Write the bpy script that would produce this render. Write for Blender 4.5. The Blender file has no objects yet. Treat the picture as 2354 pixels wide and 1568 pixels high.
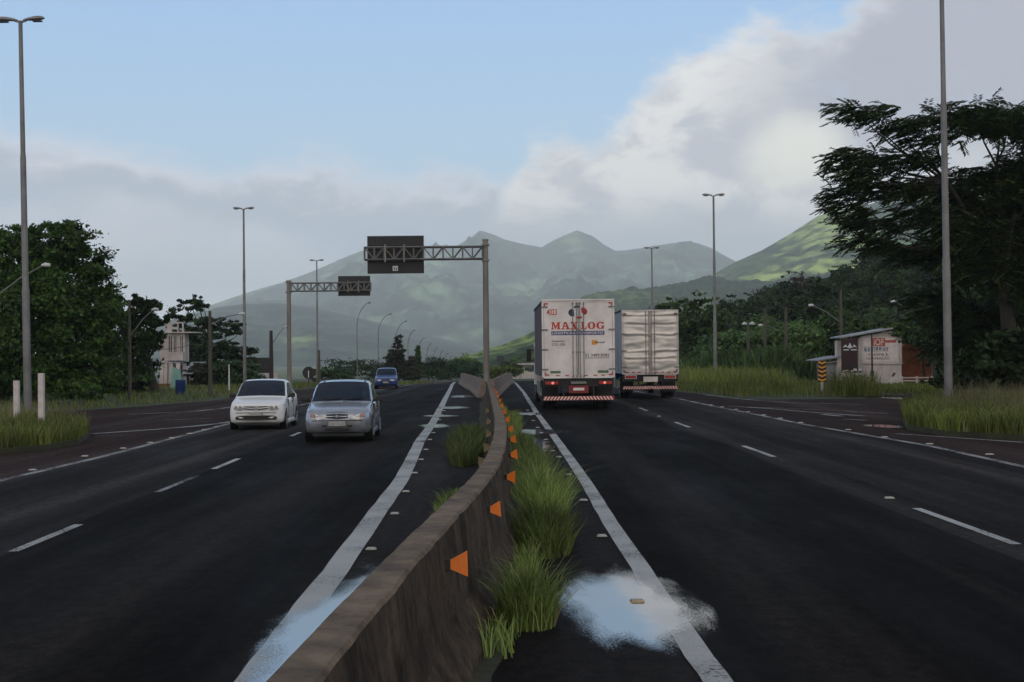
import bpy, bmesh, math, random
import numpy as np
from mathutils import Vector, Matrix, Euler, noise

random.seed(7)
rng = np.random.default_rng(7)
SC = bpy.context.scene
COL = SC.collection

# ------------------------------------------------------------------ camera
EYE = 1.9
PITCH = math.radians(0.70)
ROLL = math.radians(0.55)
FPX = 3269.0                      # focal length in pixels of a 2354 px wide picture
cam = bpy.data.cameras.new('camera'); camo = bpy.data.objects.new('camera', cam); COL.objects.link(camo)
cam.sensor_width = 36.0; cam.lens = 50.0; cam.clip_start = 0.1; cam.clip_end = 40000
CR = Matrix.Rotation(math.pi/2 + PITCH, 4, 'X') @ Matrix.Rotation(-ROLL, 4, 'Z')
camo.matrix_world = Matrix.Translation((0, 0, EYE)) @ CR
SC.camera = camo

# ------------------------------------------------------------------ light
SUN_EL, SUN_AZ = math.radians(38), math.radians(205)      # sun behind the camera, a little to the left
world = bpy.data.worlds.new('World'); SC.world = world; world.use_nodes = True
sun = bpy.data.lights.new('sun', 'SUN'); sun.energy = 3.2; sun.angle = math.radians(3); sun.color = (1.0, 0.94, 0.86)
suno = bpy.data.objects.new('sun', sun); COL.objects.link(suno)
sd = Vector((math.sin(SUN_AZ)*math.cos(SUN_EL), math.cos(SUN_AZ)*math.cos(SUN_EL), math.sin(SUN_EL)))
suno.rotation_euler = sd.to_track_quat('Z', 'Y').to_euler()
SC.view_settings.view_transform = 'Standard'; SC.view_settings.look = 'None'
SC.view_settings.exposure = 0.0; SC.view_settings.gamma = 1.0
SC.cycles.volume_bounces = 1
SC.cycles.max_bounces = 6

def build_sky():
    nt = world.node_tree; N = nt.nodes; L = nt.links; N.clear()
    def nd(t, **k):
        n = N.new(t)
        for a, b in k.items(): setattr(n, a, b)
        return n
    def m(op, a, b=None, c=None, clamp=False):
        n = nd('ShaderNodeMath', operation=op, use_clamp=clamp)
        for i, v in enumerate((a, b, c)):
            if v is None: continue
            if isinstance(v, (int, float)): n.inputs[i].default_value = v
            else: L.new(v, n.inputs[i])
        return n.outputs[0]
    def sstep(v, a, b):
        n = nd('ShaderNodeMapRange', interpolation_type='SMOOTHSTEP')
        L.new(v, n.inputs[0]); n.inputs[1].default_value = a; n.inputs[2].default_value = b
        return n.outputs[0]
    def mix(f, a, b):
        n = nd('ShaderNodeMix', data_type='RGBA')
        if isinstance(f, (int, float)): n.inputs[0].default_value = f
        else: L.new(f, n.inputs[0])
        for i, v in ((6, a), (7, b)):
            if isinstance(v, tuple): n.inputs[i].default_value = (*v, 1)
            else: L.new(v, n.inputs[i])
        return n.outputs[2]
    def nz(vec, scale, detail, rough=0.55, dist=0.0):
        n = nd('ShaderNodeTexNoise'); L.new(vec, n.inputs['Vector'])
        n.inputs['Scale'].default_value = scale; n.inputs['Detail'].default_value = detail
        n.inputs['Roughness'].default_value = rough; n.inputs['Distortion'].default_value = dist
        return n.outputs[0]
    tc = nd('ShaderNodeTexCoord'); sp = nd('ShaderNodeSeparateXYZ'); L.new(tc.outputs['Generated'], sp.inputs[0])
    az = m('ARCTAN2', sp.outputs[0], sp.outputs[1]); el = m('ARCSINE', sp.outputs[2])
    cb = nd('ShaderNodeCombineXYZ'); L.new(az, cb.inputs[0]); L.new(m('MULTIPLY', el, 1.7), cb.inputs[1])
    v = cb.outputs[0]
    def az_of(px): return math.atan((px-1177)/FPX)
    def el_of(py): return math.atan((825-py)/FPX)
    def curve(pts):                                   # height of the cloud edge for each compass direction
        n = nd('ShaderNodeFloatCurve'); c = n.mapping.curves[0]
        pts = sorted(pts)
        for i, (px, py) in enumerate(pts):
            X = (az_of(px)+0.5); Y = el_of(py)*2
            if i < 2: c.points[i].location = (X, Y)
            else: c.points.new(X, Y)
        n.mapping.extend = 'HORIZONTAL'; n.mapping.use_clip = False; n.mapping.update()
        L.new(m('ADD', az, 0.5), n.inputs[1])
        return m('MULTIPLY', n.outputs[0], 0.5)
    n1 = nz(v, 9, 10, 0.58); n2 = nz(v, 24, 8, 0.55, 0.3); n3 = nz(v, 4, 6, 0.5)
    # blue sky: nishita with the whiter air of a damp day
    sky = nd('ShaderNodeTexSky', sky_type='NISHITA'); sky.sun_disc = False
    sky.sun_elevation = SUN_EL; sky.sun_rotation = SUN_AZ; sky.dust_density = 1.5; sky.air_density = 1.0
    S = 0.12
    k = 10.0
    def c(r, g, b):                                   # picture colour 0..255 to linear, over the background strength
        return tuple((((x/255+0.055)/1.055)**2.4)*k for x in (r, g, b))
    hi = mix(sstep(el, 0.10, 0.26), c(180, 214, 242), c(158, 200, 246))
    blue = mix(sstep(el, 0.30, 0.75), mix(0.30, hi, sky.outputs[0]), sky.outputs[0])
    # grey band low over the mountains
    topL = curve([(-1200, 300), (0, 318), (260, 350), (520, 385), (640, 362), (760, 372), (900, 398), (1000, 372), (1060, 392), (1120, 400), (1180, 420), (1500, 420), (2400, 420), (3400, 380)])
    n5 = nz(v, 62, 7, 0.6, 0.3)
    eL = m('SUBTRACT', m('ADD', topL, m('MULTIPLY', m('SUBTRACT', n1, 0.5), 0.06)), el)
    eL = m('ADD', eL, m('MULTIPLY', m('SUBTRACT', n2, 0.5), 0.030))
    eL = m('ADD', eL, m('MULTIPLY', m('SUBTRACT', n5, 0.5), 0.008))
    mL = sstep(eL, -0.012, 0.022)
    bandc = mix(sstep(m('ADD', eL, m('MULTIPLY', m('SUBTRACT', n2, 0.5), 0.05)), 0.002, 0.030), c(220, 218, 227), c(172, 183, 199))
    low = mix(sstep(nz(v, 7, 7, 0.55, 0.8), 0.38, 0.62), c(163, 182, 205), c(202, 207, 219))
    bandc = mix(sstep(m('ADD', eL, m('MULTIPLY', m('SUBTRACT', n3, 0.5), 0.06)), 0.035, 0.06), bandc, low)
    bandc = mix(sstep(el, 0.055, 0.03), bandc, c(219, 219, 230))
    # cumulus on the right
    topR = curve([(-1200, 800), (1000, 620), (1120, 520), (1160, 440), (1200, 360), (1240, 318), (1300, 305), (1370, 300), (1410, 270), (1450, 235), (1480, 200), (1510, 160), (1560, 130), (1610, 128), (1660, 110), (1720, 75), (1820, 50), (1920, 60), (1960, 20), (2030, -40), (2400, -120), (3400, 200)])
    eR = m('SUBTRACT', m('ADD', topR, m('MULTIPLY', m('SUBTRACT', n2, 0.5), 0.055)), el)
    eR = m('ADD', eR, m('MULTIPLY', m('SUBTRACT', n5, 0.5), 0.020))
    eR = m('ADD', eR, m('MULTIPLY', m('SUBTRACT', n1, 0.5), 0.050))
    mR = sstep(eR, -0.008, 0.020)
    n4 = nz(v, 15, 9, 0.6, 0.4)
    cum = mix(sstep(n4, 0.40, 0.58), c(190, 192, 201), c(233, 231, 229))
    shade = m('ADD', m('MULTIPLY', m('SUBTRACT', az, az_of(1690)), 9.0), m('MULTIPLY', m('SUBTRACT', n3, 0.5), 1.2))
    shade = m('ADD', shade, m('MULTIPLY', m('SUBTRACT', n4, 0.5), 1.2))
    cum = mix(m('MULTIPLY', sstep(shade, -0.2, 0.7), sstep(el, 0.10, 0.16)), cum, c(170, 173, 187))
    cum = mix(m('MULTIPLY', sstep(eR, 0.035, 0.0), 0.6), cum, c(236, 236, 238))
    glow_x = m('SUBTRACT', az, az_of(1830)); glow_y = m('SUBTRACT', el, el_of(370))
    g = m('ADD', m('MULTIPLY', m('MULTIPLY', glow_x, glow_x), 500), m('MULTIPLY', m('MULTIPLY', glow_y, glow_y), 900))
    g = m('ADD', g, m('MULTIPLY', m('SUBTRACT', n1, 0.5), 1.6))
    cum = mix(m('MULTIPLY', sstep(g, 1.1, 0.0), 0.9), cum, c(243, 240, 228))
    cum = mix(sstep(m('ADD', el, m('MULTIPLY', m('SUBTRACT', n1, 0.5), 0.05)), 0.118, 0.078), cum, c(178, 183, 196))
    cum = mix(sstep(el, 0.074, 0.055), cum, c(190, 198, 210))
    col0 = None
    # out of the picture: broken cloud overhead, added fill glow behind
    up = m('MULTIPLY', sstep(nz(tc.outputs['Generated'], 2.2, 8, 0.6), 0.30, 0.52), sstep(el, 0.36, 0.55))
    col = mix(mL, blue, bandc); col = mix(mR, col, cum)
    col = mix(m('MULTIPLY', up, 0.9), col, c(132, 137, 146))
    back = m('MULTIPLY', sstep(m('MULTIPLY', sp.outputs[1], -1.0), 0.05, 0.55), m('MULTIPLY', sstep(el, 0.02, 0.12), sstep(el, 0.95, 0.6)))
    back = m('MULTIPLY', back, sstep(nz(tc.outputs['Generated'], 3.0, 8, 0.55), 0.30, 0.55))
    col = mix(back, col, (11.6, 10.2, 8.8))          # warm cloud glow added behind the viewer to light faces turned this way
    gap = m('MULTIPLY', sstep(n1, 0.50, 0.62), m('MULTIPLY', sstep(az, az_of(1800), az_of(1980)), sstep(el, 0.145, 0.185)))
    col = mix(m('MULTIPLY', gap, 0.55), col, c(176, 200, 228))
    bg = nd('ShaderNodeBackground'); L.new(col, bg.inputs[0]); bg.inputs[1].default_value = S
    out = nd('ShaderNodeOutputWorld'); L.new(bg.outputs[0], out.inputs[0])
build_sky()

# ------------------------------------------------------------------ helpers
def zf(y):                                            # the road dips gently beyond the junction
    return 0.0 if y < 105 else max(-8.0, -0.012*(y-105))
CRm = CR.to_3x3()
def ray(px, py):
    d = CRm @ Vector((px-1177, -(py-784), -FPX)); return d / d.y
def G(px, py, dz=0.0):                                # ground point seen at a picture position
    d = ray(px, py); y = 60.0
    for _ in range(60):
        y2 = (EYE - zf(y) - dz)/max(1e-5, -d.z)
        y = 0.5*y + 0.5*min(y2, 2000)
    return Vector((d.x*y, y, zf(y)))
def P(px, py, dist):                                  # point at a picture position, dist metres down the road
    d = ray(px, py); return Vector((d.x*dist, dist, EYE + d.z*dist))

def link(name, me, mat=None, parent=None):
    o = bpy.data.objects.new(name, me); COL.objects.link(o)
    if mat is not None:
        for q in (mat if isinstance(mat, (list, tuple)) else [mat]): me.materials.append(q)
    if parent is not None: o.parent = parent
    return o
def empty(name, loc, rz=0.0):
    o = bpy.data.objects.new(name, None); COL.objects.link(o); o.location = loc; o.rotation_euler = (0, 0, rz); o.empty_display_size = .2
    return o
def tag(o, label=None, cat=None, group=None, kind=None):
    if label: o['label'] = label
    if cat: o['category'] = cat
    if group: o['group'] = group
    if kind: o['kind'] = kind
    return o
def copy_tree(o, parent=None):
    c = o.copy(); COL.objects.link(c)
    if parent is not None: c.parent = parent
    for ch in list(o.children): copy_tree(ch, c)
    return c

class MB:
    """collects simple shapes into one mesh"""
    def __init__(s): s.v = []; s.f = []; s.m = []; s.sm = []
    def add(s, vs, fs, mi=0, smooth=False):
        b = len(s.v); s.v += [tuple(x) for x in vs]
        for f in fs: s.f.append(tuple(b+i for i in f)); s.m.append(mi); s.sm.append(smooth)
    def box(s, x0, x1, y0, y1, z0, z1, mi=0, bev=0.0):
        if bev <= 0:
            vs = [(x, y, z) for z in (z0, z1) for y in (y0, y1) for x in (x0, x1)]
            s.add(vs, [(0,2,3,1),(4,5,7,6),(0,1,5,4),(2,6,7,3),(0,4,6,2),(1,3,7,5)], mi); return s
        bm = bmesh.new(); r = bmesh.ops.create_cube(bm, size=1)
        for v in bm.verts: v.co = Vector(((x0+x1)/2+v.co.x*(x1-x0), (y0+y1)/2+v.co.y*(y1-y0), (z0+z1)/2+v.co.z*(z1-z0)))
        bmesh.ops.bevel(bm, geom=bm.edges[:], offset=bev, segments=2, affect='EDGES', profile=.6)
        bm.verts.index_update()
        s.add([v.co[:] for v in bm.verts], [[v.index for v in f.verts] for f in bm.faces], mi); bm.free(); return s
    def tube(s, pts, rad, n=8, mi=0, caps=True, smooth=True):
        pts = [Vector(p) for p in pts]
        if isinstance(rad, (int, float)): rad = [rad]*len(pts)
        vs = []; fs = []; up = None
        for i, p in enumerate(pts):
            t = (pts[min(i+1, len(pts)-1)]-pts[max(i-1, 0)]).normalized()
            a = t.cross(Vector((0, 0, 1)) if abs(t.z) < .95 else Vector((0, 1, 0))).normalized()
            if up is not None and a.dot(up) < 0: a = -a
            up = a; b = t.cross(a)
            for k in range(n):
                q = 2*math.pi*k/n; vs.append(p + (a*math.cos(q)+b*math.sin(q))*rad[i])
        for i in range(len(pts)-1):
            for k in range(n):
                fs.append((i*n+k, i*n+(k+1) % n, (i+1)*n+(k+1) % n, (i+1)*n+k))
        s.add(vs, fs, mi, smooth)
        if caps:
            s.add(vs[:n], [tuple(range(n))[::-1]], mi); s.add(vs[-n:], [tuple(range(n))], mi)
        return s
    def bar(s, p, q, w, mi=0):
        return s.tube([p, q], w, 4, mi, True, False)
    def prism(s, poly, y0, y1, mi=0):                 # poly of (x, z) pushed along y
        n = len(poly)
        vs = [(x, y0, z) for x, z in poly]+[(x, y1, z) for x, z in poly]
        s.add(vs, [tuple(range(n)), tuple(range(n, 2*n))[::-1]]+[(i, i+n, (i+1) % n+n, (i+1) % n) for i in range(n)], mi); return s
    def cyl(s, c, r, h, axis='x', n=20, mi=0):
        c = Vector(c); d = {'x': Vector((h/2,0,0)), 'y': Vector((0,h/2,0)), 'z': Vector((0,0,h/2))}[axis]
        return s.tube([c-d, c+d], r, n, mi, True, False)
    def build(s, name, mat=None, parent=None):
        me = bpy.data.meshes.new(name); me.from_pydata(s.v, [], s.f)
        me.polygons.foreach_set('material_index', s.m); me.polygons.foreach_set('use_smooth', s.sm); me.update()
        return link(name, me, mat, parent)

def mesh_np(name, V, F, mat, parent=None, k=4):
    me = bpy.data.meshes.new(name); n = len(F)
    me.vertices.add(len(V)); me.vertices.foreach_set('co', np.ascontiguousarray(V, dtype=np.float32).ravel())
    me.loops.add(n*k); me.loops.foreach_set('vertex_index', np.ascontiguousarray(F, dtype=np.int32).ravel())
    me.polygons.add(n); me.polygons.foreach_set('loop_start', np.arange(0, n*k, k, dtype=np.int32)); me.update(calc_edges=True)
    return link(name, me, mat, parent) if parent != 'mesh' else me

def text_mesh(body, width, height, extr=0.002, bold=0.0):
    bold = min(bold, .012)
    cu = bpy.data.curves.new('lettering', 'FONT'); cu.body = body; cu.size = 1; cu.extrude = 0; cu.offset = bold; cu.align_x = 'CENTER'
    cu.resolution_u = 3
    o = bpy.data.objects.new('lettering', cu); COL.objects.link(o)
    bpy.context.view_layer.update()
    me = bpy.data.meshes.new_from_object(o.evaluated_get(bpy.context.evaluated_depsgraph_get()))
    bpy.data.objects.remove(o); bpy.data.curves.remove(cu)
    xs = [v.co.x for v in me.vertices]; ys = [v.co.y for v in me.vertices]
    sx = width/(max(xs)-min(xs)); sy = height/(max(ys)-min(ys)); cx = (max(xs)+min(xs))/2; cy = (max(ys)+min(ys))/2
    for v in me.vertices: v.co = ((v.co.x-cx)*sx, 0, (v.co.y-cy)*sy)
    return me                                          # in the xz plane, read from -y

# ------------------------------------------------------------------ materials
def node_mat(name):
    m = bpy.data.materials.new(name); m.use_nodes = True
    return m, m.node_tree.nodes, m.node_tree.links, m.node_tree.nodes['Principled BSDF']
def pm(name, col, rough=0.6, metal=0.0, var=0.15, scale=3.0, bump=0.0, spec=0.5, coat=0.0, col2=None, coords='Object', stretch=None):
    m, N, L, b = node_mat(name)
    tc = N.new('ShaderNodeTexCoord'); src = tc.outputs[coords]
    if stretch:
        mp = N.new('ShaderNodeMapping'); L.new(src, mp.inputs[0]); mp.inputs['Scale'].default_value = stretch; src = mp.outputs[0]
    nz = N.new('ShaderNodeTexNoise'); nz.inputs['Scale'].default_value = scale; nz.inputs['Detail'].default_value = 8; nz.inputs['Roughness'].default_value = .62
    L.new(src, nz.inputs['Vector'])
    rp = N.new('ShaderNodeValToRGB'); L.new(nz.outputs[0], rp.inputs[0])
    c2 = col2 if col2 else tuple(min(1, c*(1+var)) for c in col); c1 = tuple(c*(1-var) for c in col) if not col2 else col
    rp.color_ramp.elements[0].position = .35; rp.color_ramp.elements[0].color = (*c1, 1)
    rp.color_ramp.elements[1].position = .65; rp.color_ramp.elements[1].color = (*c2, 1)
    L.new(rp.outputs[0], b.inputs['Base Color'])
    b.inputs['Roughness'].default_value = rough; b.inputs['Metallic'].default_value = metal
    b.inputs['Specular IOR Level'].default_value = spec; b.inputs['Coat Weight'].default_value = coat; b.inputs['Coat Roughness'].default_value = .08
    if bump:
        bp = N.new('ShaderNodeBump'); bp.inputs['Strength'].default_value = bump; bp.inputs['Distance'].default_value = .05
        n2 = N.new('ShaderNodeTexNoise'); n2.inputs['Scale'].default_value = scale*5; n2.inputs['Detail'].default_value = 6; L.new(src, n2.inputs['Vector'])
        L.new(n2.outputs[0], bp.inputs['Height']); L.new(bp.outputs[0], b.inputs['Normal'])
    return m
def leaf_mat(name, dark, light, trans=0.25, rough=.55, spec=.25):
    m, N, L, b = node_mat(name)
    geo = N.new('ShaderNodeNewGeometry'); rp = N.new('ShaderNodeValToRGB'); L.new(geo.outputs['Random Per Island'], rp.inputs[0])
    rp.color_ramp.elements[0].color = (*dark, 1); rp.color_ramp.elements[1].color = (*light, 1)
    if 'grass' in name:
        rp.color_ramp.elements[1].position = .84; q_ = rp.color_ramp.elements.new(.95); q_.color = (.20, .165, .085, 1)
    tc = N.new('ShaderNodeTexCoord'); nz = N.new('ShaderNodeTexNoise'); nz.inputs['Scale'].default_value = .55; nz.inputs['Detail'].default_value = 3
    L.new(tc.outputs['Object'], nz.inputs['Vector'])
    oi = N.new('ShaderNodeObjectInfo')
    mr = N.new('ShaderNodeMapRange'); L.new(nz.outputs[0], mr.inputs[0]); mr.inputs[1].default_value = .3; mr.inputs[2].default_value = .7; mr.inputs[3].default_value = .6; mr.inputs[4].default_value = 1.35
    mr2 = N.new('ShaderNodeMapRange'); L.new(oi.outputs['Random'], mr2.inputs[0]); mr2.inputs[3].default_value = .6; mr2.inputs[4].default_value = 1.65
    mm = N.new('ShaderNodeMath'); mm.operation = 'MULTIPLY'; L.new(mr.outputs[0], mm.inputs[0]); L.new(mr2.outputs[0], mm.inputs[1])
    sc = N.new('ShaderNodeVectorMath'); sc.operation = 'SCALE'; L.new(rp.outputs[0], sc.inputs[0]); L.new(mm.outputs[0], sc.inputs['Scale'])
    L.new(sc.outputs[0], b.inputs['Base Color']); b.inputs['Roughness'].default_value = rough; b.inputs['Specular IOR Level'].default_value = spec
    tr = N.new('ShaderNodeBsdfTranslucent'); L.new(sc.outputs[0], tr.inputs[0])
    mx = N.new('ShaderNodeMixShader'); mx.inputs[0].default_value = trans; L.new(b.outputs[0], mx.inputs[1]); L.new(tr.outputs[0], mx.inputs[2])
    L.new(mx.outputs[0], N['Material Output'].inputs[0]); return m

def asphalt(name, base, warm, track, rough=.75):
    """dark tarmac, paler worn wheel tracks running along the road, fine aggregate"""
    m, N, L, b = node_mat(name)
    tc = N.new('ShaderNodeTexCoord'); co = tc.outputs['Object']
    def noise_(scale, detail, st=None, rgh=.6):
        s = co
        if st:
            mp = N.new('ShaderNodeMapping'); L.new(co, mp.inputs[0]); mp.inputs['Scale'].default_value = st; mp.inputs['Rotation'].default_value = (0, 0, math.radians(-1.2)); s = mp.outputs[0]
        n = N.new('ShaderNodeTexNoise'); n.inputs['Scale'].default_value = scale; n.inputs['Detail'].default_value = detail; n.inputs['Roughness'].default_value = rgh
        L.new(s, n.inputs['Vector']); return n.outputs[0]
    def ramp(v, a, ca, z, cz):
        r = N.new('ShaderNodeValToRGB'); L.new(v, r.inputs[0]); e = r.color_ramp.elements
        e[0].position = a; e[0].color = (*ca, 1); e[1].position = z; e[1].color = (*cz, 1); return r.outputs[0]
    def mixc(f, a, c_):
        n = N.new('ShaderNodeMix'); n.data_type = 'RGBA'
        if isinstance(f, float): n.inputs[0].default_value = f
        else: L.new(f, n.inputs[0])
        L.new(a, n.inputs[6]); L.new(c_, n.inputs[7]); return n.outputs[2]
    broad = ramp(noise_(.12, 5, (1, .25, 1)), .35, base, .7, warm)
    trk = ramp(noise_(.75, 5, (1, .010, 1), .55), .47, (0, 0, 0), .66, (1, 1, 1))
    tr = N.new('ShaderNodeRGB'); tr.outputs[0].default_value = (*track, 1)
    c1 = mixc(trk, broad, tr.outputs[0])
    grit = ramp(noise_(38, 6, None, .8), .34, tuple(x*.55 for x in (1, 1, 1)), .75, (1.5, 1.5, 1.5))
    mu = N.new('ShaderNodeMix'); mu.data_type = 'RGBA'; mu.blend_type = 'MULTIPLY'; mu.inputs[0].default_value = .9; L.new(c1, mu.inputs[6]); L.new(grit, mu.inputs[7])
    pat = ramp(noise_(7, 13, (1, .6, 1), .78), .36, (.58, .58, .58), .64, (1.5, 1.47, 1.44))
    mu2 = N.new('ShaderNodeMix'); mu2.data_type = 'RGBA'; mu2.blend_type = 'MULTIPLY'; mu2.inputs[0].default_value = 1; L.new(mu.outputs[2], mu2.inputs[6]); L.new(pat, mu2.inputs[7])
    L.new(mu2.outputs[2], b.inputs['Base Color'])
    rr = N.new('ShaderNodeMapRange'); L.new(noise_(.9, 5, (1, .2, 1)), rr.inputs[0]); rr.inputs[1].default_value = .3; rr.inputs[2].default_value = .7; rr.inputs[3].default_value = rough-.12; rr.inputs[4].default_value = min(1, rough+.15)
    L.new(rr.outputs[0], b.inputs['Roughness']); b.inputs['Specular IOR Level'].default_value = .02
    bp = N.new('ShaderNodeBump'); bp.inputs['Strength'].default_value = .5; bp.inputs['Distance'].default_value = .006; L.new(noise_(90, 3), bp.inputs['Height']); L.new(bp.outputs[0], b.inputs['Normal'])
    return m

def paint_mat(name, col, wear=.45, scale=14, scale2=1.2):
    """road paint with the worn patches see-through to the tarmac"""
    m, N, L, b = node_mat(name)
    tc = N.new('ShaderNodeTexCoord')
    a = N.new('ShaderNodeTexNoise'); a.inputs['Scale'].default_value = scale; a.inputs['Detail'].default_value = 8; a.inputs['Roughness'].default_value = .7; L.new(tc.outputs['Object'], a.inputs['Vector'])
    c = N.new('ShaderNodeTexNoise'); c.inputs['Scale'].default_value = scale2; c.inputs['Detail'].default_value = 4; L.new(tc.outputs['Object'], c.inputs['Vector'])
    ad = N.new('ShaderNodeMath'); ad.operation = 'MULTIPLY_ADD'; L.new(c.outputs[0], ad.inputs[0]); ad.inputs[1].default_value = .6; L.new(a.outputs[0], ad.inputs[2])
    mr = N.new('ShaderNodeMapRange'); L.new(ad.outputs[0], mr.inputs[0]); mr.inputs[1].default_value = wear+.12; mr.inputs[2].default_value = wear+.32
    rp = N.new('ShaderNodeValToRGB'); L.new(c.outputs[0], rp.inputs[0])
    rp.color_ramp.elements[0].position = .3; rp.color_ramp.elements[0].color = (*[x*.7 for x in col], 1); rp.color_ramp.elements[1].position = .7; rp.color_ramp.elements[1].color = (*col, 1)
    L.new(rp.outputs[0], b.inputs['Base Color']); b.inputs['Roughness'].default_value = .6
    tr = N.new('ShaderNodeBsdfTransparent'); mx = N.new('ShaderNodeMixShader'); L.new(mr.outputs[0], mx.inputs[0]); L.new(tr.outputs[0], mx.inputs[1]); L.new(b.outputs[0], mx.inputs[2])
    L.new(mx.outputs[0], N['Material Output'].inputs[0]); return m

M = {}
M['ground'] = pm('ground_grass', (.030, .042, .014), .95, col2=(.055, .07, .022), scale=.5, bump=.4)
M['road'] = asphalt('road_asphalt', (.0070, .0058, .0050), (.0096, .0080, .0070), (.024, .0205, .0185))
M['apron'] = asphalt('apron_asphalt', (.034, .023, .022), (.050, .034, .031), (.066, .048, .044), .85)
M['median'] = asphalt('median_asphalt', (.017, .015, .015), (.028, .024, .022), (.036, .031, .029), .75)
M['line'] = paint_mat('white_line', (.46, .445, .42), .45, 30, .9)
M['line_worn'] = paint_mat('worn_line', (.30, .29, .27), .52, 12, .7)
M['stud'] = pm('stud', (.45, .43, .38), .5, var=.3, scale=8)
M['stud_amber'] = pm('stud_amber', (.40, .30, .16), .5, var=.3, scale=8)
M['galv'] = pm('galvanised_steel', (.20, .195, .185), .55, .35, .25, 2.0, bump=.1)
M['galv_warm'] = pm('weathered_steel', (.23, .205, .185), .6, .25, .3, 1.2, bump=.1, stretch=(1, 1, .25))
M['lamp_pole'] = pm('lamp_pole', (.17, .165, .16), .5, .3, .3, .8)
M['luminaire'] = pm('luminaire', (.26, .24, .235), .45, .3, .2, 3)
M['glass_lamp'] = pm('lamp_glass', (.05, .05, .06), .2, 0, .1, 3)
M['white_metal'] = pm('white_metal', (.62, .62, .62), .5, var=.12)
M['black'] = pm('black_plastic', (.010, .010, .011), .55, var=.3)
M['rubber'] = pm('rubber', (.012, .012, .012), .85, var=.3, scale=12)
M['sign_back'] = pm('sign_back', (.020, .019, .021), .6, var=.2, scale=1.5)
M['wood_pole'] = pm('wooden_pole', (.085, .078, .058), .9, var=.3, scale=3, bump=.3, stretch=(4, 4, .3))
M['dark_pole'] = pm('dark_pole', (.035, .033, .03), .9, var=.3)
M['wire'] = pm('wire', (.02, .02, .02), .7)
M['orange'] = pm('orange_plastic', (.85, .20, .012), .45, var=.15, scale=6)
M['yellow_dull'] = pm('faded_yellow_plastic', (.22, .165, .08), .6, var=.3, scale=6)
M['trunk'] = pm('bark', (.030, .026, .020), .95, var=.35, scale=4, bump=.5, stretch=(2, 2, .5))
M['trunk_pale'] = pm('pale_bark', (.12, .10, .08), .95, var=.35, scale=4, bump=.5)
M['leaf_dense'] = leaf_mat('leaf_dense', (.010, .026, .005), (.055, .11, .018), .22)
M['leaf_layer'] = leaf_mat('leaf_layered', (.012, .026, .009), (.038, .075, .022), .18)
M['leaf_feather'] = leaf_mat('leaf_feathery', (.014, .026, .008), (.060, .092, .024), .2)
M['leaf_forest'] = leaf_mat('leaf_forest', (.014, .028, .007), (.050, .090, .020), .18)
M['leaf_cane'] = leaf_mat('leaf_cane', (.035, .075, .018), (.12, .19, .06), .25)
M['leaf_pale'] = leaf_mat('leaf_pale', (.022, .048, .014), (.085, .14, .05), .2)
M['leaf_bright'] = leaf_mat('leaf_bright', (.05, .09, .015), (.17, .22, .04), .25)
M['leaf_pine'] = leaf_mat('leaf_pine', (.020, .030, .015), (.060, .062, .028), .15)
M['leaf_red'] = leaf_mat('leaf_reddish', (.03, .018, .014), (.085, .045, .035), .15)
M['grass_verge'] = leaf_mat('grass_verge', (.046, .068, .012), (.165, .195, .040), .3)
M['grass_median'] = leaf_mat('grass_median', (.060, .098, .018), (.25, .32, .09), .3)
M['grass_seed'] = leaf_mat('grass_seeding', (.11, .10, .05), (.28, .24, .14), .3)

def concrete(name):
    m, N, L, b = node_mat(name)
    tc = N.new('ShaderNodeTexCoord'); co = tc.outputs['Object']
    def nz(scale, detail, st=None, rgh=.65):
        s = co
        if st:
            mp = N.new('ShaderNodeMapping'); L.new(co, mp.inputs[0]); mp.inputs['Scale'].default_value = st; s = mp.outputs[0]
        n = N.new('ShaderNodeTexNoise'); n.inputs['Scale'].default_value = scale; n.inputs['Detail'].default_value = detail; n.inputs['Roughness'].default_value = rgh; L.new(s, n.inputs['Vector']); return n.outputs[0]
    def ramp(v, a, ca, z, cz):
        r = N.new('ShaderNodeValToRGB'); L.new(v, r.inputs[0]); e = r.color_ramp.elements; e[0].position = a; e[0].color = (*ca, 1); e[1].position = z; e[1].color = (*cz, 1); return r.outputs[0]
    def mul(a, c_, f=1.0):
        n = N.new('ShaderNodeMix'); n.data_type = 'RGBA'; n.blend_type = 'MULTIPLY'; n.inputs[0].default_value = f; L.new(a, n.inputs[6]); L.new(c_, n.inputs[7]); return n.outputs[2]
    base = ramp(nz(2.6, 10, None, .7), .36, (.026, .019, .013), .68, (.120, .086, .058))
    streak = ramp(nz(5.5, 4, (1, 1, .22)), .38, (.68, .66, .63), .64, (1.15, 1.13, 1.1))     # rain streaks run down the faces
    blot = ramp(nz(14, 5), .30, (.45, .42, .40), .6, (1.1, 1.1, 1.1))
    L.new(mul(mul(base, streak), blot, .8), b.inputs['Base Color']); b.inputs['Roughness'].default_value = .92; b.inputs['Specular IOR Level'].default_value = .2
    bp = N.new('ShaderNodeBump'); bp.inputs['Strength'].default_value = .8; bp.inputs['Distance'].default_value = .006; L.new(nz(30, 10), bp.inputs['Height']); L.new(bp.outputs[0], b.inputs['Normal'])
    return m
M['barrier'] = concrete('stained_concrete')
M['barrier_pale'] = pm('pale_concrete', (.15, .115, .09), .9, var=.4, scale=3, bump=.3, col2=(.26, .20, .16))

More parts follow.
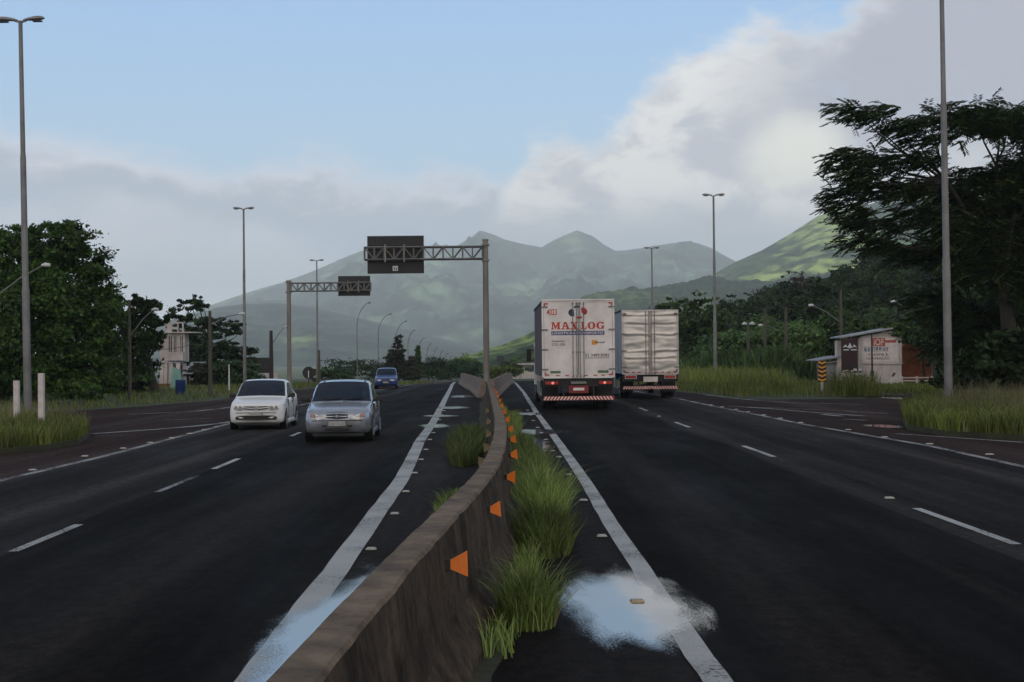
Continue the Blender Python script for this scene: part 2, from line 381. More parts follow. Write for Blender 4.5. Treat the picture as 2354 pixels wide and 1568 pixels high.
# ------------------------------------------------------------------ terrain
def hill_h(x, y):                                     # the wooded slope on the right
    if x < 8 or y < 60: return 0.0
    t = min(1, max(0, (y-95)/150)); t = t*t*(3-2*t)
    s = max(0.0, x-(16+ (0 if y > 120 else (120-y)*.35)))
    h = .225*s*t + .10*max(0, x-40)*min(1, max(0, (y-70)/40))
    if h <= 0: return 0
    h = min(h, 58+.02*h)
    return h + noise.noise(Vector((x*.03, y*.03, 0)))*min(3, h*.3)
def build_terrain():
    xs = np.concatenate([np.arange(-9000, -400, 300), np.arange(-400, -60, 20), np.arange(-60, 120, 4.0), np.arange(120, 500, 10), np.arange(500, 9001, 300)])
    ys = np.concatenate([np.arange(-60, 400, 4.0), np.arange(400, 900, 12), np.arange(900, 12001, 300)])
    V = []
    for y in ys:
        for x in xs:
            z = zf(y)-.06 + hill_h(x, y)*(1 if y < 420 else max(0, 1-(y-420)/300))
            V.append((x, y, z))
    nx = len(xs); i = np.arange(len(ys)-1)[:, None]*nx+np.arange(nx-1)[None, :]; i = i.ravel()
    F = np.stack([i, i+1, i+1+nx, i+nx], 1)
    o = mesh_np('ground', np.array(V), F, M['ground']); tag(o, kind='structure')
build_terrain()

def hillmat(name, forest, pasture, scale, thr, wood2=None):
    m, N, L, b = node_mat(name)
    tc = N.new('ShaderNodeTexCoord')
    mp = N.new('ShaderNodeMapping'); L.new(tc.outputs['Object'], mp.inputs[0]); mp.inputs['Scale'].default_value = (1, .6, 2.5)
    n1 = N.new('ShaderNodeTexNoise'); n1.inputs['Scale'].default_value = scale; n1.inputs['Detail'].default_value = 9; n1.inputs['Roughness'].default_value = .6; n1.inputs['Distortion'].default_value = .6; L.new(mp.outputs[0], n1.inputs['Vector'])
    n2 = N.new('ShaderNodeTexNoise'); n2.inputs['Scale'].default_value = scale*9; n2.inputs['Detail'].default_value = 7; L.new(mp.outputs[0], n2.inputs['Vector'])
    rp = N.new('ShaderNodeValToRGB'); L.new(n1.outputs[0], rp.inputs[0]); e = rp.color_ramp.elements
    e[0].position = thr-.03; e[0].color = (*forest, 1); e[1].position = thr+.04; e[1].color = (*pasture, 1)
    r2 = N.new('ShaderNodeValToRGB'); L.new(n2.outputs[0], r2.inputs[0]); r2.color_ramp.elements[0].position = .42; r2.color_ramp.elements[0].color = (.35, .38, .42, 1); r2.color_ramp.elements[1].position = .60; r2.color_ramp.elements[1].color = (1.4, 1.4, 1.35, 1)
    mu = N.new('ShaderNodeMix'); mu.data_type = 'RGBA'; mu.blend_type = 'MULTIPLY'; mu.inputs[0].default_value = 1; L.new(rp.outputs[0], mu.inputs[6]); L.new(r2.outputs[0], mu.inputs[7])
    L.new(mu.outputs[2], b.inputs['Base Color']); b.inputs['Roughness'].default_value = 1; b.inputs['Specular IOR Level'].default_value = 0.05
    return m
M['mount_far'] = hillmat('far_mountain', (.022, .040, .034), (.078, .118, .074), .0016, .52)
M['mount_ridge'] = hillmat('left_ridge', (.020, .036, .030), (.10, .14, .06), .0020, .66)  # dark woods; the cloud shadow on this hill is put into the colour too
M['mount_sunny'] = hillmat('sunny_slope', (.032, .060, .026), (.16, .215, .065), .0035, .50)  # part of the sunlight on this slope is put into its brighter greens
M['mount_dark'] = hillmat('wooded_ridge', (.016, .030, .014), (.05, .075, .03), .008, .60)
M['mount_low'] = hillmat('green_rise', (.035, .060, .022), (.095, .135, .045), .010, .50)

def ridge(name, prof, D, front, mat, amp=.10, nsc=1.0, crest=0.0, treebump=0.0, base=-8.0, na=260, nv=60, pw=1.0):
    """a real hill: a crest line at distance D falling to the valley in front and behind, with spurs and gullies"""
    xs = np.linspace(prof[0][0], prof[-1][0], na); ys = np.interp(xs, [p[0] for p in prof], [p[1] for p in prof])
    V = []
    tt = list(np.linspace(0, 1, nv))+[1.15, 1.4, 1.8]
    for i in range(na):
        d = ray(xs[i], ys[i]); zc = EYE+d.z*D
        for t in tt:
            y = D-front*(1-t) if t <= 1 else D+front*(t-1)
            x = d.x*y if t <= 1 else d.x*D*(1+.3*(t-1))
            k = t**pw if t <= 1 else max(0, 1-(t-1)**1.2*1.1)
            z = base+(zc-base)*k
            w = 4*min(t, 1)*(1-min(t, 1)) if t <= 1 else 0
            p = Vector((x/D*9*nsc, y/D*5*nsc, 1.3))
            fr = noise.fractal(p, 1.0, 2.1, 6)
            rg = 1-abs(noise.fractal(p*1.4+Vector((3, 1, 7)), 1.0, 2.0, 4))*2
            z += (zc-base)*amp*(w*(fr*.9+rg*.6-.2))
            z += (zc-base)*crest*fr*min(1, t)*.5
            if treebump: z += treebump*(noise.fractal(Vector((x*.022, y*.022, 0)), .8, 2.2, 5))*min(1, t*4)
            V.append((x, y, z))
    nt_ = len(tt); i = np.arange(na-1)[:, None]*nt_+np.arange(nt_-1)[None, :]; i = i.ravel()
    F = np.stack([i, i+nt_, i+nt_+1, i+1], 1)
    o = mesh_np(name, np.array(V), F, mat)
    o.data.polygons.foreach_set('use_smooth', [True]*len(o.data.polygons))
    return tag(o, kind='structure')
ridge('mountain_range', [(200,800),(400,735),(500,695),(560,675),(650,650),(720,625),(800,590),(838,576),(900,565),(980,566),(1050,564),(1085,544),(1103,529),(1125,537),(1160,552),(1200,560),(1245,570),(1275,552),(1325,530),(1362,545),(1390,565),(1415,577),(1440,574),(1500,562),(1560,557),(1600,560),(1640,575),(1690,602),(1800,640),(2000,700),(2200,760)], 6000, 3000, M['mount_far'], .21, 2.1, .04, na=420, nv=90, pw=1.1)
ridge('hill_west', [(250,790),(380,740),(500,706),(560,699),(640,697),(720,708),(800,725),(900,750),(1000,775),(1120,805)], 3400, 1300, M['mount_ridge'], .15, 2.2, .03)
ridge('hill_east', [(1500,760),(1560,690),(1640,630),(1690,601),(1750,575),(1820,535),(1880,497),(1920,485),(2000,470),(2100,440),(2354,380),(2700,340)], 2600, 1100, M['mount_sunny'], .12, 1.5, .02, na=320, nv=80)
ridge('wooded_ridge', [(1180,815),(1230,755),(1290,712),(1340,686),(1400,672),(1440,663),(1500,660),(1560,652),(1650,640),(1750,645),(1860,630),(2000,620),(2400,570)], 1900, 700, M['mount_dark'], .08, 2.0, .02, treebump=10, na=520, nv=80)
ridge('green_rise', [(900,850),(1020,832),(1100,812),(1170,792),(1230,765),(1300,745),(1500,730),(1700,730)], 800, 300, M['mount_low'], .08, 2, .02, treebump=2.0, na=260, nv=50)

# ------------------------------------------------------------------ roads
def poly_x(pts):                                      # X as a function of distance from ground points under picture points
    g = sorted([(p.y, p.x) for p in (G(*q) if len(q) == 2 else Vector((q[0], q[1], 0)) for q in pts)])
    Y = [a for a, _ in g]; X = [b for _, b in g]
    def f(y):
        if y < Y[0]: return X[0]+(X[1]-X[0])/(Y[1]-Y[0])*(y-Y[0])
        if y > Y[-1]: return X[-1]+(X[-1]-X[-2])/(Y[-1]-Y[-2])*(y-Y[-1])
        return float(np.interp(y, Y, X))
    f.ymax = Y[-1]; return f
L_in = poly_x([(585,1568),(806,1265),(865,1183),(924,1102),(965,1016),(996,971),(1024,917),(1038,888),(1044,880)])
L_dash = poly_x([(107,1238),(523,1066),(682,998),(868,921),(960,892),(1030,881)])
L_out = poly_x([(0,1106),(230,1052),(525,975),(690,932),(800,908),(920,889),(1000,882),(1036,877.5)])
R_in = poly_x([(1648,1568),(1505,1360),(1463,1293),(1408,1211),(1363,1134),(1318,1066),(1277,1008),(1236,953),(1204.7,903.5),(1188,884),(1178,876)])
R_dash = poly_x([(2220,1211),(1743,1038),(1565,976),(1450,930),(1330,895),(1240,876)])
R_out = poly_x([(2354,1074),(2137,1026),(1841,975),(1756,957),(1634,933),(1560,917),(1450,898),(1290,874)])
L_far = poly_x([(-200,962),(0,952),(276,938),(487,921),(640,900),(760,890),(920,886),(1036,876.5)])
R_far = poly_x([(1986,929),(1860,927),(1720,919),(1616,906),(1540,898),(1400,884),(1290,872)])

def ysamp(y0, y1): 
    out = [y0]
    while out[-1] < y1:
        out.append(out[-1]+max(.5, min(4, abs(out[-1])*.05)))
    out[-1] = y1; return out
def strip(name, fa, fb, y0, y1, dz, mat, kind='structure', jitter=0.0, parent=None):
    ys = ysamp(y0, y1); V = []; 
    for y in ys:
        j = jitter*(noise.noise(Vector((y*1.7, fa(y)*.1, 0)))) if jitter else 0
        V += [(fa(y)+j, y, zf(y)+dz), (fb(y)+j*.6, y, zf(y)+dz)]
    F = [(2*i, 2*i+1, 2*i+3, 2*i+2) for i in range(len(ys)-1)]
    o = mesh_np(name, np.array(V), np.array(F), mat)
    if kind: tag(o, kind=kind)
    return o
YMAX = 165
def wide_l(y): return L_far(y) if y > 50 else min(L_far(50), -45)
def wide_r(y): return R_far(y) if y > 62 else 60
strip('median_strip', L_in, R_in, -14, YMAX, 0.0, M['median'])
strip('road_left', L_out, L_in, -14, YMAX, 0.004, M['road'])
strip('road_right', R_in, R_out, -14, YMAX, 0.004, M['road'])
strip('shoulder_left', wide_l, L_out, -14, YMAX, -0.002, M['apron'])
strip('shoulder_right', R_out, wide_r, -14, YMAX, -0.002, M['apron'])
M['road_worn'] = asphalt('worn_lane_asphalt', (.014, .0122, .0118), (.021, .0185, .0175), (.058, .051, .048))
strip('road_left', lambda y: L_out(y)+.02, lambda y: L_dash(y)-.05+.12*noise.noise(Vector((y*.3, 2, 0))), -14, 140, 0.0062, M['road_worn'])
strip('road_right', lambda y: R_dash(y)-.35+.2*noise.noise(Vector((y*.15, 7, 0))), lambda y: R_out(y)-.02, -14, 140, 0.0062, M['road_worn'])
def off(f, d): 
    return lambda y: f(y)+d
def marking(name, f, w, y0, y1, mat=None, jit=0.0):
    return strip(name, off(f, -w/2), off(f, w/2), y0, y1, .010, mat or M['line'], jitter=jit)
marking('lane_line', L_in, .24, -10, 150, jit=.02)
marking('lane_line', R_in, .18, -10, 150, jit=.02)
def skew(f, w0, w1): return lambda y: f(y)
marking('lane_line', L_out, .16, 18, 160, M['line_worn'])
marking('lane_line', R_out, .16, 18, 150, M['line_worn'])
def dash(f, pya, pyb, pxa, pxb, w=.11, mat=None):
    ya, yb = G(pxa, pya).y, G(pxb, pyb).y
    marking('lane_marking', f, w, ya, yb, mat)
for q in [(1270,1207,10,205),(1079,1055,489,557),(1003.5,994.5,665,700),(960,952,775,792),(924,919,862,874)]: dash(L_dash, *q)
dash(L_dash, 1133, 1095, 310, 430, .10, M['line_worn'])
for q in [(1253,1170,2345,2095),(1051,1026,1782,1705),(983,971,1585,1545)]: dash(R_dash, *q)
dash(R_dash, 945, 938, 1490, 1465)
# marks of the side roads
def seg(pts, w, mat=None):
    f = poly_x(pts); g = [G(*p).y for p in pts]; marking('lane_marking', f, w, min(g), max(g), mat or M['line_worn'])
seg([(210,998),(330,990),(490,977),(560,965)], .30)
seg([(220,1003),(300,1001.5)], .25)
seg([(300,953),(420,949),(490,942),(610,925)], .25)
seg([(380,966),(480,963)], .3); seg([(390,971),(500,969)], .25)
seg([(1675,934),(1786,941),(1863,948),(1986,957)], .22)
seg([(1720,936),(1900,943),(2040,951)], .12)
seg([(1890,953),(1935,957.5)], .25); seg([(1945,964),(1990,967)], .25)
seg([(1616,907),(1720,920),(1860,928.5),(1986,930.5)], .18)
seg([(2060,998),(2160,1004),(2250,1011),(2354,1018)], .20)
seg([(2000,905),(2120,909),(2354,914)], .25)

def flat_poly(name, pts, dz, mat, kind='structure', thick=0.0):
    bm = bmesh.new(); vs = []
    for p in pts:
        g = G(*p); vs.append(bm.verts.new((g.x, g.y, g.z+dz)))
    f = bm.faces.new(vs)
    if thick:
        r = bmesh.ops.extrude_face_region(bm, geom=[f]); 
        for v in [e for e in r['geom'] if isinstance(e, bmesh.types.BMVert)]: v.co.z -= thick
    bmesh.ops.triangulate(bm, faces=[q for q in bm.faces if len(q.verts) > 4])
    bmesh.ops.recalc_face_normals(bm, faces=bm.faces)
    me = bpy.data.meshes.new(name); bm.to_mesh(me); bm.free(); o = link(name, me, mat)
    if kind: tag(o, kind=kind)
    return o
ISL_L = [(-700,1115),(-300,1082),(0,1045),(110,1034),(180,1022),(207,1004),(190,990),(120,978),(0,970),(-300,972),(-700,985)]
ISL_R = [(2085,988),(2180,1003),(2354,1013),(2700,1045),(3100,1060),(3100,965),(2700,950),(2354,938),(2180,938),(2105,950),(2075,968)]
M['soil'] = pm('verge_soil', (.030, .028, .016), .95, var=.3, scale=1.5, bump=.4, col2=(.05, .055, .02))
M['kerb'] = pm('kerb_concrete', (.10, .095, .088), .9, var=.3, scale=3)
flat_poly('traffic_island', ISL_L, .12, [M['soil']], thick=.14)
flat_poly('traffic_island', ISL_R, .12, [M['soil']], thick=.14)
flat_poly('side_road', [(2003,931),(1990,914),(2010,905),(2130,903),(2700,905),(2700,936),(2400,934),(2180,934)], .004, [M['apron']])

# puddles: level water with a ragged, soaked edge
def puddle_mat(name, edge, grit=9.0, tint=(.10, .12, .15)):
    m, N, L, b = node_mat(name)
    uv = N.new('ShaderNodeTexCoord'); v = uv.outputs['Generated']
    mp = N.new('ShaderNodeMapping'); L.new(v, mp.inputs[0]); mp.inputs['Location'].default_value = (-1, -1, 0); mp.inputs['Scale'].default_value = (2, 2, 0)
    ln = N.new('ShaderNodeVectorMath'); ln.operation = 'LENGTH'; L.new(mp.outputs[0], ln.inputs[0])
    a = N.new('ShaderNodeTexNoise'); a.inputs['Scale'].default_value = 2.4; a.inputs['Detail'].default_value = 3; a.inputs['Roughness'].default_value = .5; mq = N.new('ShaderNodeMapping'); L.new(uv.outputs['Object'], mq.inputs[0]); mq.inputs['Scale'].default_value = (1, .28, 1); L.new(mq.outputs[0], a.inputs['Vector'])
    g = N.new('ShaderNodeTexNoise'); g.inputs['Scale'].default_value = 70; g.inputs['Detail'].default_value = 4; L.new(mq.outputs[0], g.inputs['Vector'])
    s1 = N.new('ShaderNodeMath'); s1.operation = 'MULTIPLY_ADD'; L.new(a.outputs[0], s1.inputs[0]); s1.inputs[1].default_value = -1.0; L.new(ln.outputs['Value'], s1.inputs[2])
    s2 = N.new('ShaderNodeMath'); s2.operation = 'MULTIPLY_ADD'; L.new(g.outputs[0], s2.inputs[0]); s2.inputs[1].default_value = -.42; L.new(s1.outputs[0], s2.inputs[2])
    mr = N.new('ShaderNodeMapRange'); mr.interpolation_type = 'SMOOTHSTEP'; L.new(s2.outputs[0], mr.inputs[0]); mr.inputs[1].default_value = edge+.06; mr.inputs[2].default_value = edge-.34; mr.inputs[3].default_value = 0; mr.inputs[4].default_value = 1
    b.inputs['Base Color'].default_value = (*tint, 1); b.inputs['Roughness'].default_value = .03; b.inputs['Metallic'].default_value = .0; b.inputs['IOR'].default_value = 2.9; b.inputs['Specular IOR Level'].default_value = 1.0
    wv = N.new('ShaderNodeTexNoise'); wv.inputs['Scale'].default_value = 2.5; wv.inputs['Detail'].default_value = 3; L.new(uv.outputs['Object'], wv.inputs['Vector'])
    bp = N.new('ShaderNodeBump'); bp.inputs['Strength'].default_value = .03; bp.inputs['Distance'].default_value = .02; L.new(wv.outputs[0], bp.inputs['Height']); L.new(bp.outputs[0], b.inputs['Normal'])
    tr = N.new('ShaderNodeBsdfTransparent'); mx = N.new('ShaderNodeMixShader'); L.new(mr.outputs[0], mx.inputs[0]); L.new(tr.outputs[0], mx.inputs[1]); L.new(b.outputs[0], mx.inputs[2])
    L.new(mx.outputs[0], N['Material Output'].inputs[0]); return m
M['puddle'] = puddle_mat('puddle_water', .09)
def puddle(cx, cy, wpx, hpx, ang=0.0, mat='puddle'):
    c = G(cx, cy); rx = (G(cx+wpx, cy)-c).x; ry = (G(cx, cy-hpx)-G(cx, cy+hpx)).y/2
    n = 40; V = [(math.cos(2*math.pi*i/n)*rx, math.sin(2*math.pi*i/n)*ry, 0) for i in range(n)]
    me = bpy.data.meshes.new('puddle'); me.from_pydata(V, [], [tuple(range(n))]); o = link('puddle', me, M[mat])
    o.location = (c.x, c.y, c.z+.015+random.random()*.002); o.rotation_euler = (0, 0, ang); tag(o, kind='structure'); return o
q_ = None
puddle(1440, 1394, 195, 112)
o_ = puddle(700, 1450, 100, 100); o_.location = (-1.17, 9.3, .0155); sx_ = max(v.co.x for v in o_.data.vertices); sy_ = max(v.co.y for v in o_.data.vertices)
for v in o_.data.vertices: v.co = (v.co.x/sx_*.66, v.co.y/sy_*4.8, 0)
puddle(1240, 994, 75, 9); puddle(1215, 952, 50, 4); puddle(1040, 938, 45, 4); puddle(1010, 957, 50, 3); puddle(1000, 980, 45, 6); puddle(1062, 912, 35, 4)
puddle(2035, 981, 55, 6); puddle(2060, 916, 50, 5)
puddle(1225, 1025, 50, 30)

# ------------------------------------------------------------------ central concrete barrier
BAR_TOP = .85
M['barrier_top'] = pm('paler_concrete_top', (.085, .058, .036), .92, scale=4, bump=.5, col2=(.22, .155, .098))  # top faces are browner and paler than the stained sides
def barrier_profile():
    return [(-.30, -.02), (-.30, .07), (-.17, .30), (-.095, BAR_TOP-.02), (-.08, BAR_TOP), (.08, BAR_TOP), (.095, BAR_TOP-.02), (.17, .30), (.30, .07), (.30, -.02)]
bc = []
for px, py in [(739,1400)]: pass
bpts = [(-6, -1.02), (-1, -.90), (4.64, -.745), (6.9, -.63), (7.6, -.595), (9.76, -.465), (13.2, -.245), (16, -.19), (20.3, -.17), (25.8, -.235), (37.3, -.48), (52.8, -.80), (68, -1.15)]
def bx(y): return float(np.interp(y, [p[0] for p in bpts], [p[1] for p in bpts]))
def bxs(y):                                           # smoothed
    w = .9+abs(y)*.05; return (bx(y-w)+2*bx(y)+bx(y+w))/4
def build_barrier(name, path, label, mat, group=None, rough=.006, joint=None):
    prof = barrier_profile(); V = []; F = []; n = len(prof)
    # subdivide the profile so stains and chips have relief
    dense = []
    for i in range(n-1):
        a, b = prof[i], prof[i+1]; k = 4 if abs(a[1]-b[1]) > .2 else 1
        for j in range(k): dense.append((a[0]+(b[0]-a[0])*j/k, a[1]+(b[1]-a[1])*j/k))
    dense.append(prof[-1]); n = len(dense)
    for i, p in enumerate(path):
        p = Vector(p); t = Vector(path[min(i+1, len(path)-1)])-Vector(path[max(i-1, 0)]); t.z = 0; t.normalize(); nrm = Vector((t.y, -t.x, 0))
        gap = .012 if (joint and min(abs((p.y-.8) % joint), joint-abs((p.y-.8) % joint)) < .03+.001*p.y) else 0
        for (u, z) in dense:
            e = noise.fractal(Vector((p.x*2+u*6, p.y*2.2, z*5)), 1, 2, 4)*rough
            e2 = noise.noise(Vector((p.y*3.1, u*9, 3)))*rough*.9 if z > .8 else 0
            V.append(p+nrm*((u-math.copysign(gap, u))*(1+e*5)+ (e if abs(u) > .05 else 0))+Vector((0, 0, z+e2*.5-gap*.15)))
    for i in range(len(path)-1):
        for k in range(n-1): F.append((i*n+k, (i+1)*n+k, (i+1)*n+k+1, i*n+k+1))
    F.append(tuple(range(n))); F.append(tuple((len(path)-1)*n+k for k in range(n))[::-1])
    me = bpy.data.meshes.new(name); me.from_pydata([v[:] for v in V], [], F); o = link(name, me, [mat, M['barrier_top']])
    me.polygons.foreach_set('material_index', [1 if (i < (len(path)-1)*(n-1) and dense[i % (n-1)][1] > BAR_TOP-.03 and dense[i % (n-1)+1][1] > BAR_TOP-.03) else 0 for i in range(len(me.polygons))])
    tag(o, label, 'barrier', group); return o
ys = []; y = -6
while y < 68: ys.append(y); y += max(.06, min(1.0, abs(y)*.012))
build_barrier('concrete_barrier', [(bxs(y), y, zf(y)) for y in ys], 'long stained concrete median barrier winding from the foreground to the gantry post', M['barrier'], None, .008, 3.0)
endL = Vector((bx(68), 68.4, 0))
def flare(name, pts, label):
    path = []
    for i in range(len(pts)-1):
        for j in range(14):
            q = Vector(pts[i]).lerp(Vector(pts[i+1]), j/14); q.z = zf(q.y); path.append(q)
    build_barrier(name, path, label, M['barrier_pale'], None, .01)
gL = [(1100, 896), (1084, 889.5), (1068, 887)]
flare('concrete_barrier', [(-1.42, 69.2, 0), (-2.2, 84, 0), (-3.1, 97, 0), (-3.95, 112, 0), (-4.0, 113, 0)], 'pale concrete barrier branch flaring left behind the gantry post')
flare('concrete_barrier', [(-.98, 69.2, 0), (-.75, 84, 0), (-.45, 100, 0), (-.15, 125, 0), (-.14, 126, 0)], 'orange-tinged concrete barrier branch flaring right behind the gantry post')

# orange reflectors bolted to the barrier's right side, faded ones on its left
def reflector(side, y, mat, label, group, first={}):
    k = (side, mat)
    if k not in first:
        root = empty('barrier_reflector', (0, 0, 0))
        tr = MB(); s = side
        tr.prism([(0, -.028), (0, .028), (s*.105, .078), (s*.105, -.078)][::s], -.006, .006); tr.build('reflector_plate', M[mat], root)
        hb = MB(); hb.box(*( (-.045, 0.0) if s > 0 else (0, .045)), -.02, .02, -.035, .035, bev=.005); hb.build('bracket', M['black'], root)
        first[k] = root
    else: root = copy_tree(first[k])
    hz = .66; half = .085+(BAR_TOP-hz)*.15
    root.scale = (.82, 1, .86) if y > 10 else (1, 1, 1)
    root.location = (bxs(y)+side*(half+.035), y, zf(y)+hz)
    root.rotation_euler = (random.uniform(-.06, .06), random.uniform(-.12, .12), random.uniform(-.15, .15)); tag(root, label, 'reflector', group)
names = ['nearest', 'second nearest', 'third nearest', 'fourth nearest', 'fifth nearest', 'sixth nearest', 'seventh nearest', 'eighth nearest', 'ninth nearest', 'tenth nearest', 'eleventh nearest', 'twelfth nearest', 'thirteenth nearest']
for i, y in enumerate([8.6, 11.7, 14.9, 18.3, 21.8, 25.2, 29, 33, 37.5, 42, 47, 52, 57]):
    reflector(1, y, 'orange', 'orange trapezoid reflector on right face of concrete barrier, %s to the viewer' % names[i], 'orange reflectors along the right face of the barrier')
for i, y in enumerate([17.2, 20.0, 23.5, 28, 34]):
    reflector(-1, y, 'yellow_dull', 'faded yellow trapezoid reflector on left face of concrete barrier, %s to the viewer' % names[i], 'faded reflectors along the left face of the barrier')

# road studs
stud0 = None
def stud(px, py, label, group, mat='stud', sc=1.0):
    global stud0
    key = mat
    g = G(px, py)
    if key not in stud.d:
        mb = MB(); mb.prism([(-.055, 0), (-.038, .018), (.038, .018), (.055, 0)], -.045, .045); o = mb.build('road_stud', M[mat]); stud.d[key] = o
    else: o = stud.d[key].copy(); COL.objects.link(o)
    o.location = (g.x, g.y, g.z+.010); o.scale = (sc, sc, 1); tag(o, label, 'road stud', group)
stud.d = {}
for q in [(853,1265),(907,1183),(933,1132),(953,1089),(968,1058),(979,1035),(988,1012),(996,996),(1003,980),(1010,966),(1016,955),(1021,945)]: stud(*q, 'small white road stud beside the thick white line left of the barrier', 'studs beside the left inner line')
for q in [(1384,1235),(1342,1152),(1308,1093),(1285,1052),(1270,1038),(1255,1012),(1244,996),(1236,984),(1226,968),(1219,955),(1213,944)]: stud(*q, 'small pale road stud beside the white line right of the barrier', 'studs beside the right inner line')
stud(1465, 1387, 'pale road stud standing in the bright puddle on the right', 'studs beside the right inner line', 'stud_amber', 1.15)
for q in [(75,1082),(195,1050),(283,1032),(345,1019),(395,1008),(436,998),(470,989),(497,982)]: stud(*q, 'small white road stud on the edge line near the left traffic island', 'studs on the far left edge line', sc=1.2)
for q in [(2275,1046),(2137,1022),(2034,1006),(1950,989),(1841,972.5),(1794,962.8),(1756,955),(1720,948),(1692,942),(1660,936.4),(1634,931.8)]: stud(*q, 'small white road stud on the outer edge line of the right carriageway', 'studs on the far right edge line', sc=1.3)
for q in [(1515,958),(2045,1147)]: stud(*q, 'lone pale road stud out on the right carriageway tarmac', 'lone studs on the right carriageway', sc=1.1)

strip('verge_soil', lambda y: bxs(y)+.20, lambda y: bxs(y)+.42+.16*noise.fractal(Vector((y*.9, 3, 1)), 1, 2, 4), 6.5, 62, .006, M['soil'])
strip('verge_soil', lambda y: bxs(y)-.42-.12*noise.fractal(Vector((y*.7, 8, 1)), 1, 2, 4), lambda y: bxs(y)-.20, 12, 62, .006, M['soil'])
# litter beside the barrier
mb = MB(); bm = bmesh.new(); bmesh.ops.create_icosphere(bm, subdivisions=2, radius=.035)
for v in bm.verts: v.co *= 1+.45*noise.noise(v.co*40)
mb.add([v.co[:] for v in bm.verts], [[v.index for v in f.verts] for f in bm.faces]); bm.free()
o = mb.build('crumpled_cup', M['white_metal']); g = G(1089, 1045); o.location = (g.x, g.y, .03); tag(o, 'small crumpled white cup lying left of the barrier', 'litter')

# ------------------------------------------------------------------ grass
def blades(P0, h, w, lean, rngs):
    """curved two-piece blades; P0 Nx3 roots, h heights, w widths"""
    n = len(P0); a = rngs.uniform(0, 2*np.pi, n); wv = np.stack([np.cos(a), np.sin(a), np.zeros(n)], 1)*w[:, None]/2
    b = rngs.uniform(0, 2*np.pi, n); le = np.abs(rngs.normal(lean, lean*.5, n))
    lv = np.stack([np.cos(b)*le, np.sin(b)*le, np.zeros(n)], 1)*h[:, None]
    up = np.zeros((n, 3)); up[:, 2] = h
    p1 = P0+up*.5+lv*.25; p2 = P0+up*(.9)[None] if False else P0+up*.85+lv*.65; p3 = P0+up*.95+lv*1.15
    V = np.stack([P0-wv, P0+wv, p1-wv*.85, p1+wv*.85, p2-wv*.5, p2+wv*.5, p3], 1).reshape(-1, 3)
    o = np.arange(n)[:, None]*7
    F = np.concatenate([o+np.array([[0,1,3,2]]), o+np.array([[2,3,5,4]]), o+np.array([[4,5,6,6]])])
    return V, F
def grass_mesh(name, V, F, mat):
    me = bpy.data.meshes.new(name)
    q = F[F[:, 2] != F[:, 3]]; t = F[F[:, 2] == F[:, 3]][:, :3]
    n = len(q)*4+len(t)*3
    me.vertices.add(len(V)); me.vertices.foreach_set('co', V.astype(np.float32).ravel())
    me.loops.add(n); me.loops.foreach_set('vertex_index', np.concatenate([q.ravel(), t.ravel()]).astype(np.int32))
    me.polygons.add(len(q)+len(t)); me.polygons.foreach_set('loop_start', np.concatenate([np.arange(len(q))*4, len(q)*4+np.arange(len(t))*3]).astype(np.int32))
    me.update(calc_edges=True); return link(name, me, mat)
def in_poly(x, y, poly):
    c = False; j = len(poly)-1
    for i in range(len(poly)):
        if (poly[i][1] > y) != (poly[j][1] > y) and x < (poly[j][0]-poly[i][0])*(y-poly[i][1])/(poly[j][1]-poly[i][1])+poly[i][0]: c = not c
        j = i
    return c
def field(name, poly, n, h, w, mat, z0=.1, hv=.35, lean=.35, clump=.5, fh=None, kind='stuff', terrain=True):
    gp = [(p[0], p[1]) for p in poly]; xs = [p[0] for p in gp]; ys_ = [p[1] for p in gp]; R = []
    x0, x1, y0, y1 = min(xs), max(xs), min(ys_), max(ys_); tries = 0
    while len(R) < n and tries < n*12:
        tries += 1
        x = random.uniform(x0, x1); y = random.uniform(y0, y1)
        if not in_poly(x, y, gp): continue
        c = noise.noise(Vector((x*.9, y*.9, 0)))*.5+.5
        if random.random() > (1-clump)+clump*c*1.4: continue
        hh = h*(1-hv+2*hv*random.random())*(.55+.9*c)*(fh(x, y) if fh else 1)
        R.append((x, y, zf(y)+z0+(hill_h(x, y) if terrain else 0), hh))
    R = np.array(R); r = np.random.default_rng(len(R))
    V, F = blades(R[:, :3], R[:, 3], w*(.6+.8*r.random(len(R))), lean, r)
    o = grass_mesh(name, V, F, M[mat]); 
    if kind: tag(o, kind=kind)
    return o
def gpoly(px): return [(G(*p).x, G(*p).y) for p in px]
field('grass', gpoly([(-200,1066),(0,1045),(110,1034),(180,1022),(205,1004),(190,990),(120,978),(0,970),(-200,971)]), 17000, .36, .022, 'grass_verge', .1)
field('grass', gpoly([(-100,1000),(150,1000),(205,1004),(195,988),(120,978),(0,970),(-200,971)]), 900, .62, .014, 'grass_seed', .1)
field('grass', gpoly([(2085,988),(2180,1003),(2354,1013),(2500,1025),(2500,945),(2354,938),(2180,938),(2105,950),(2075,968)]), 26000, .44, .024, 'grass_verge', .1)
field('grass', gpoly([(2150,990),(2354,1005),(2500,1015),(2500,945),(2354,938),(2180,938)]), 2200, .75, .014, 'grass_seed', .1)
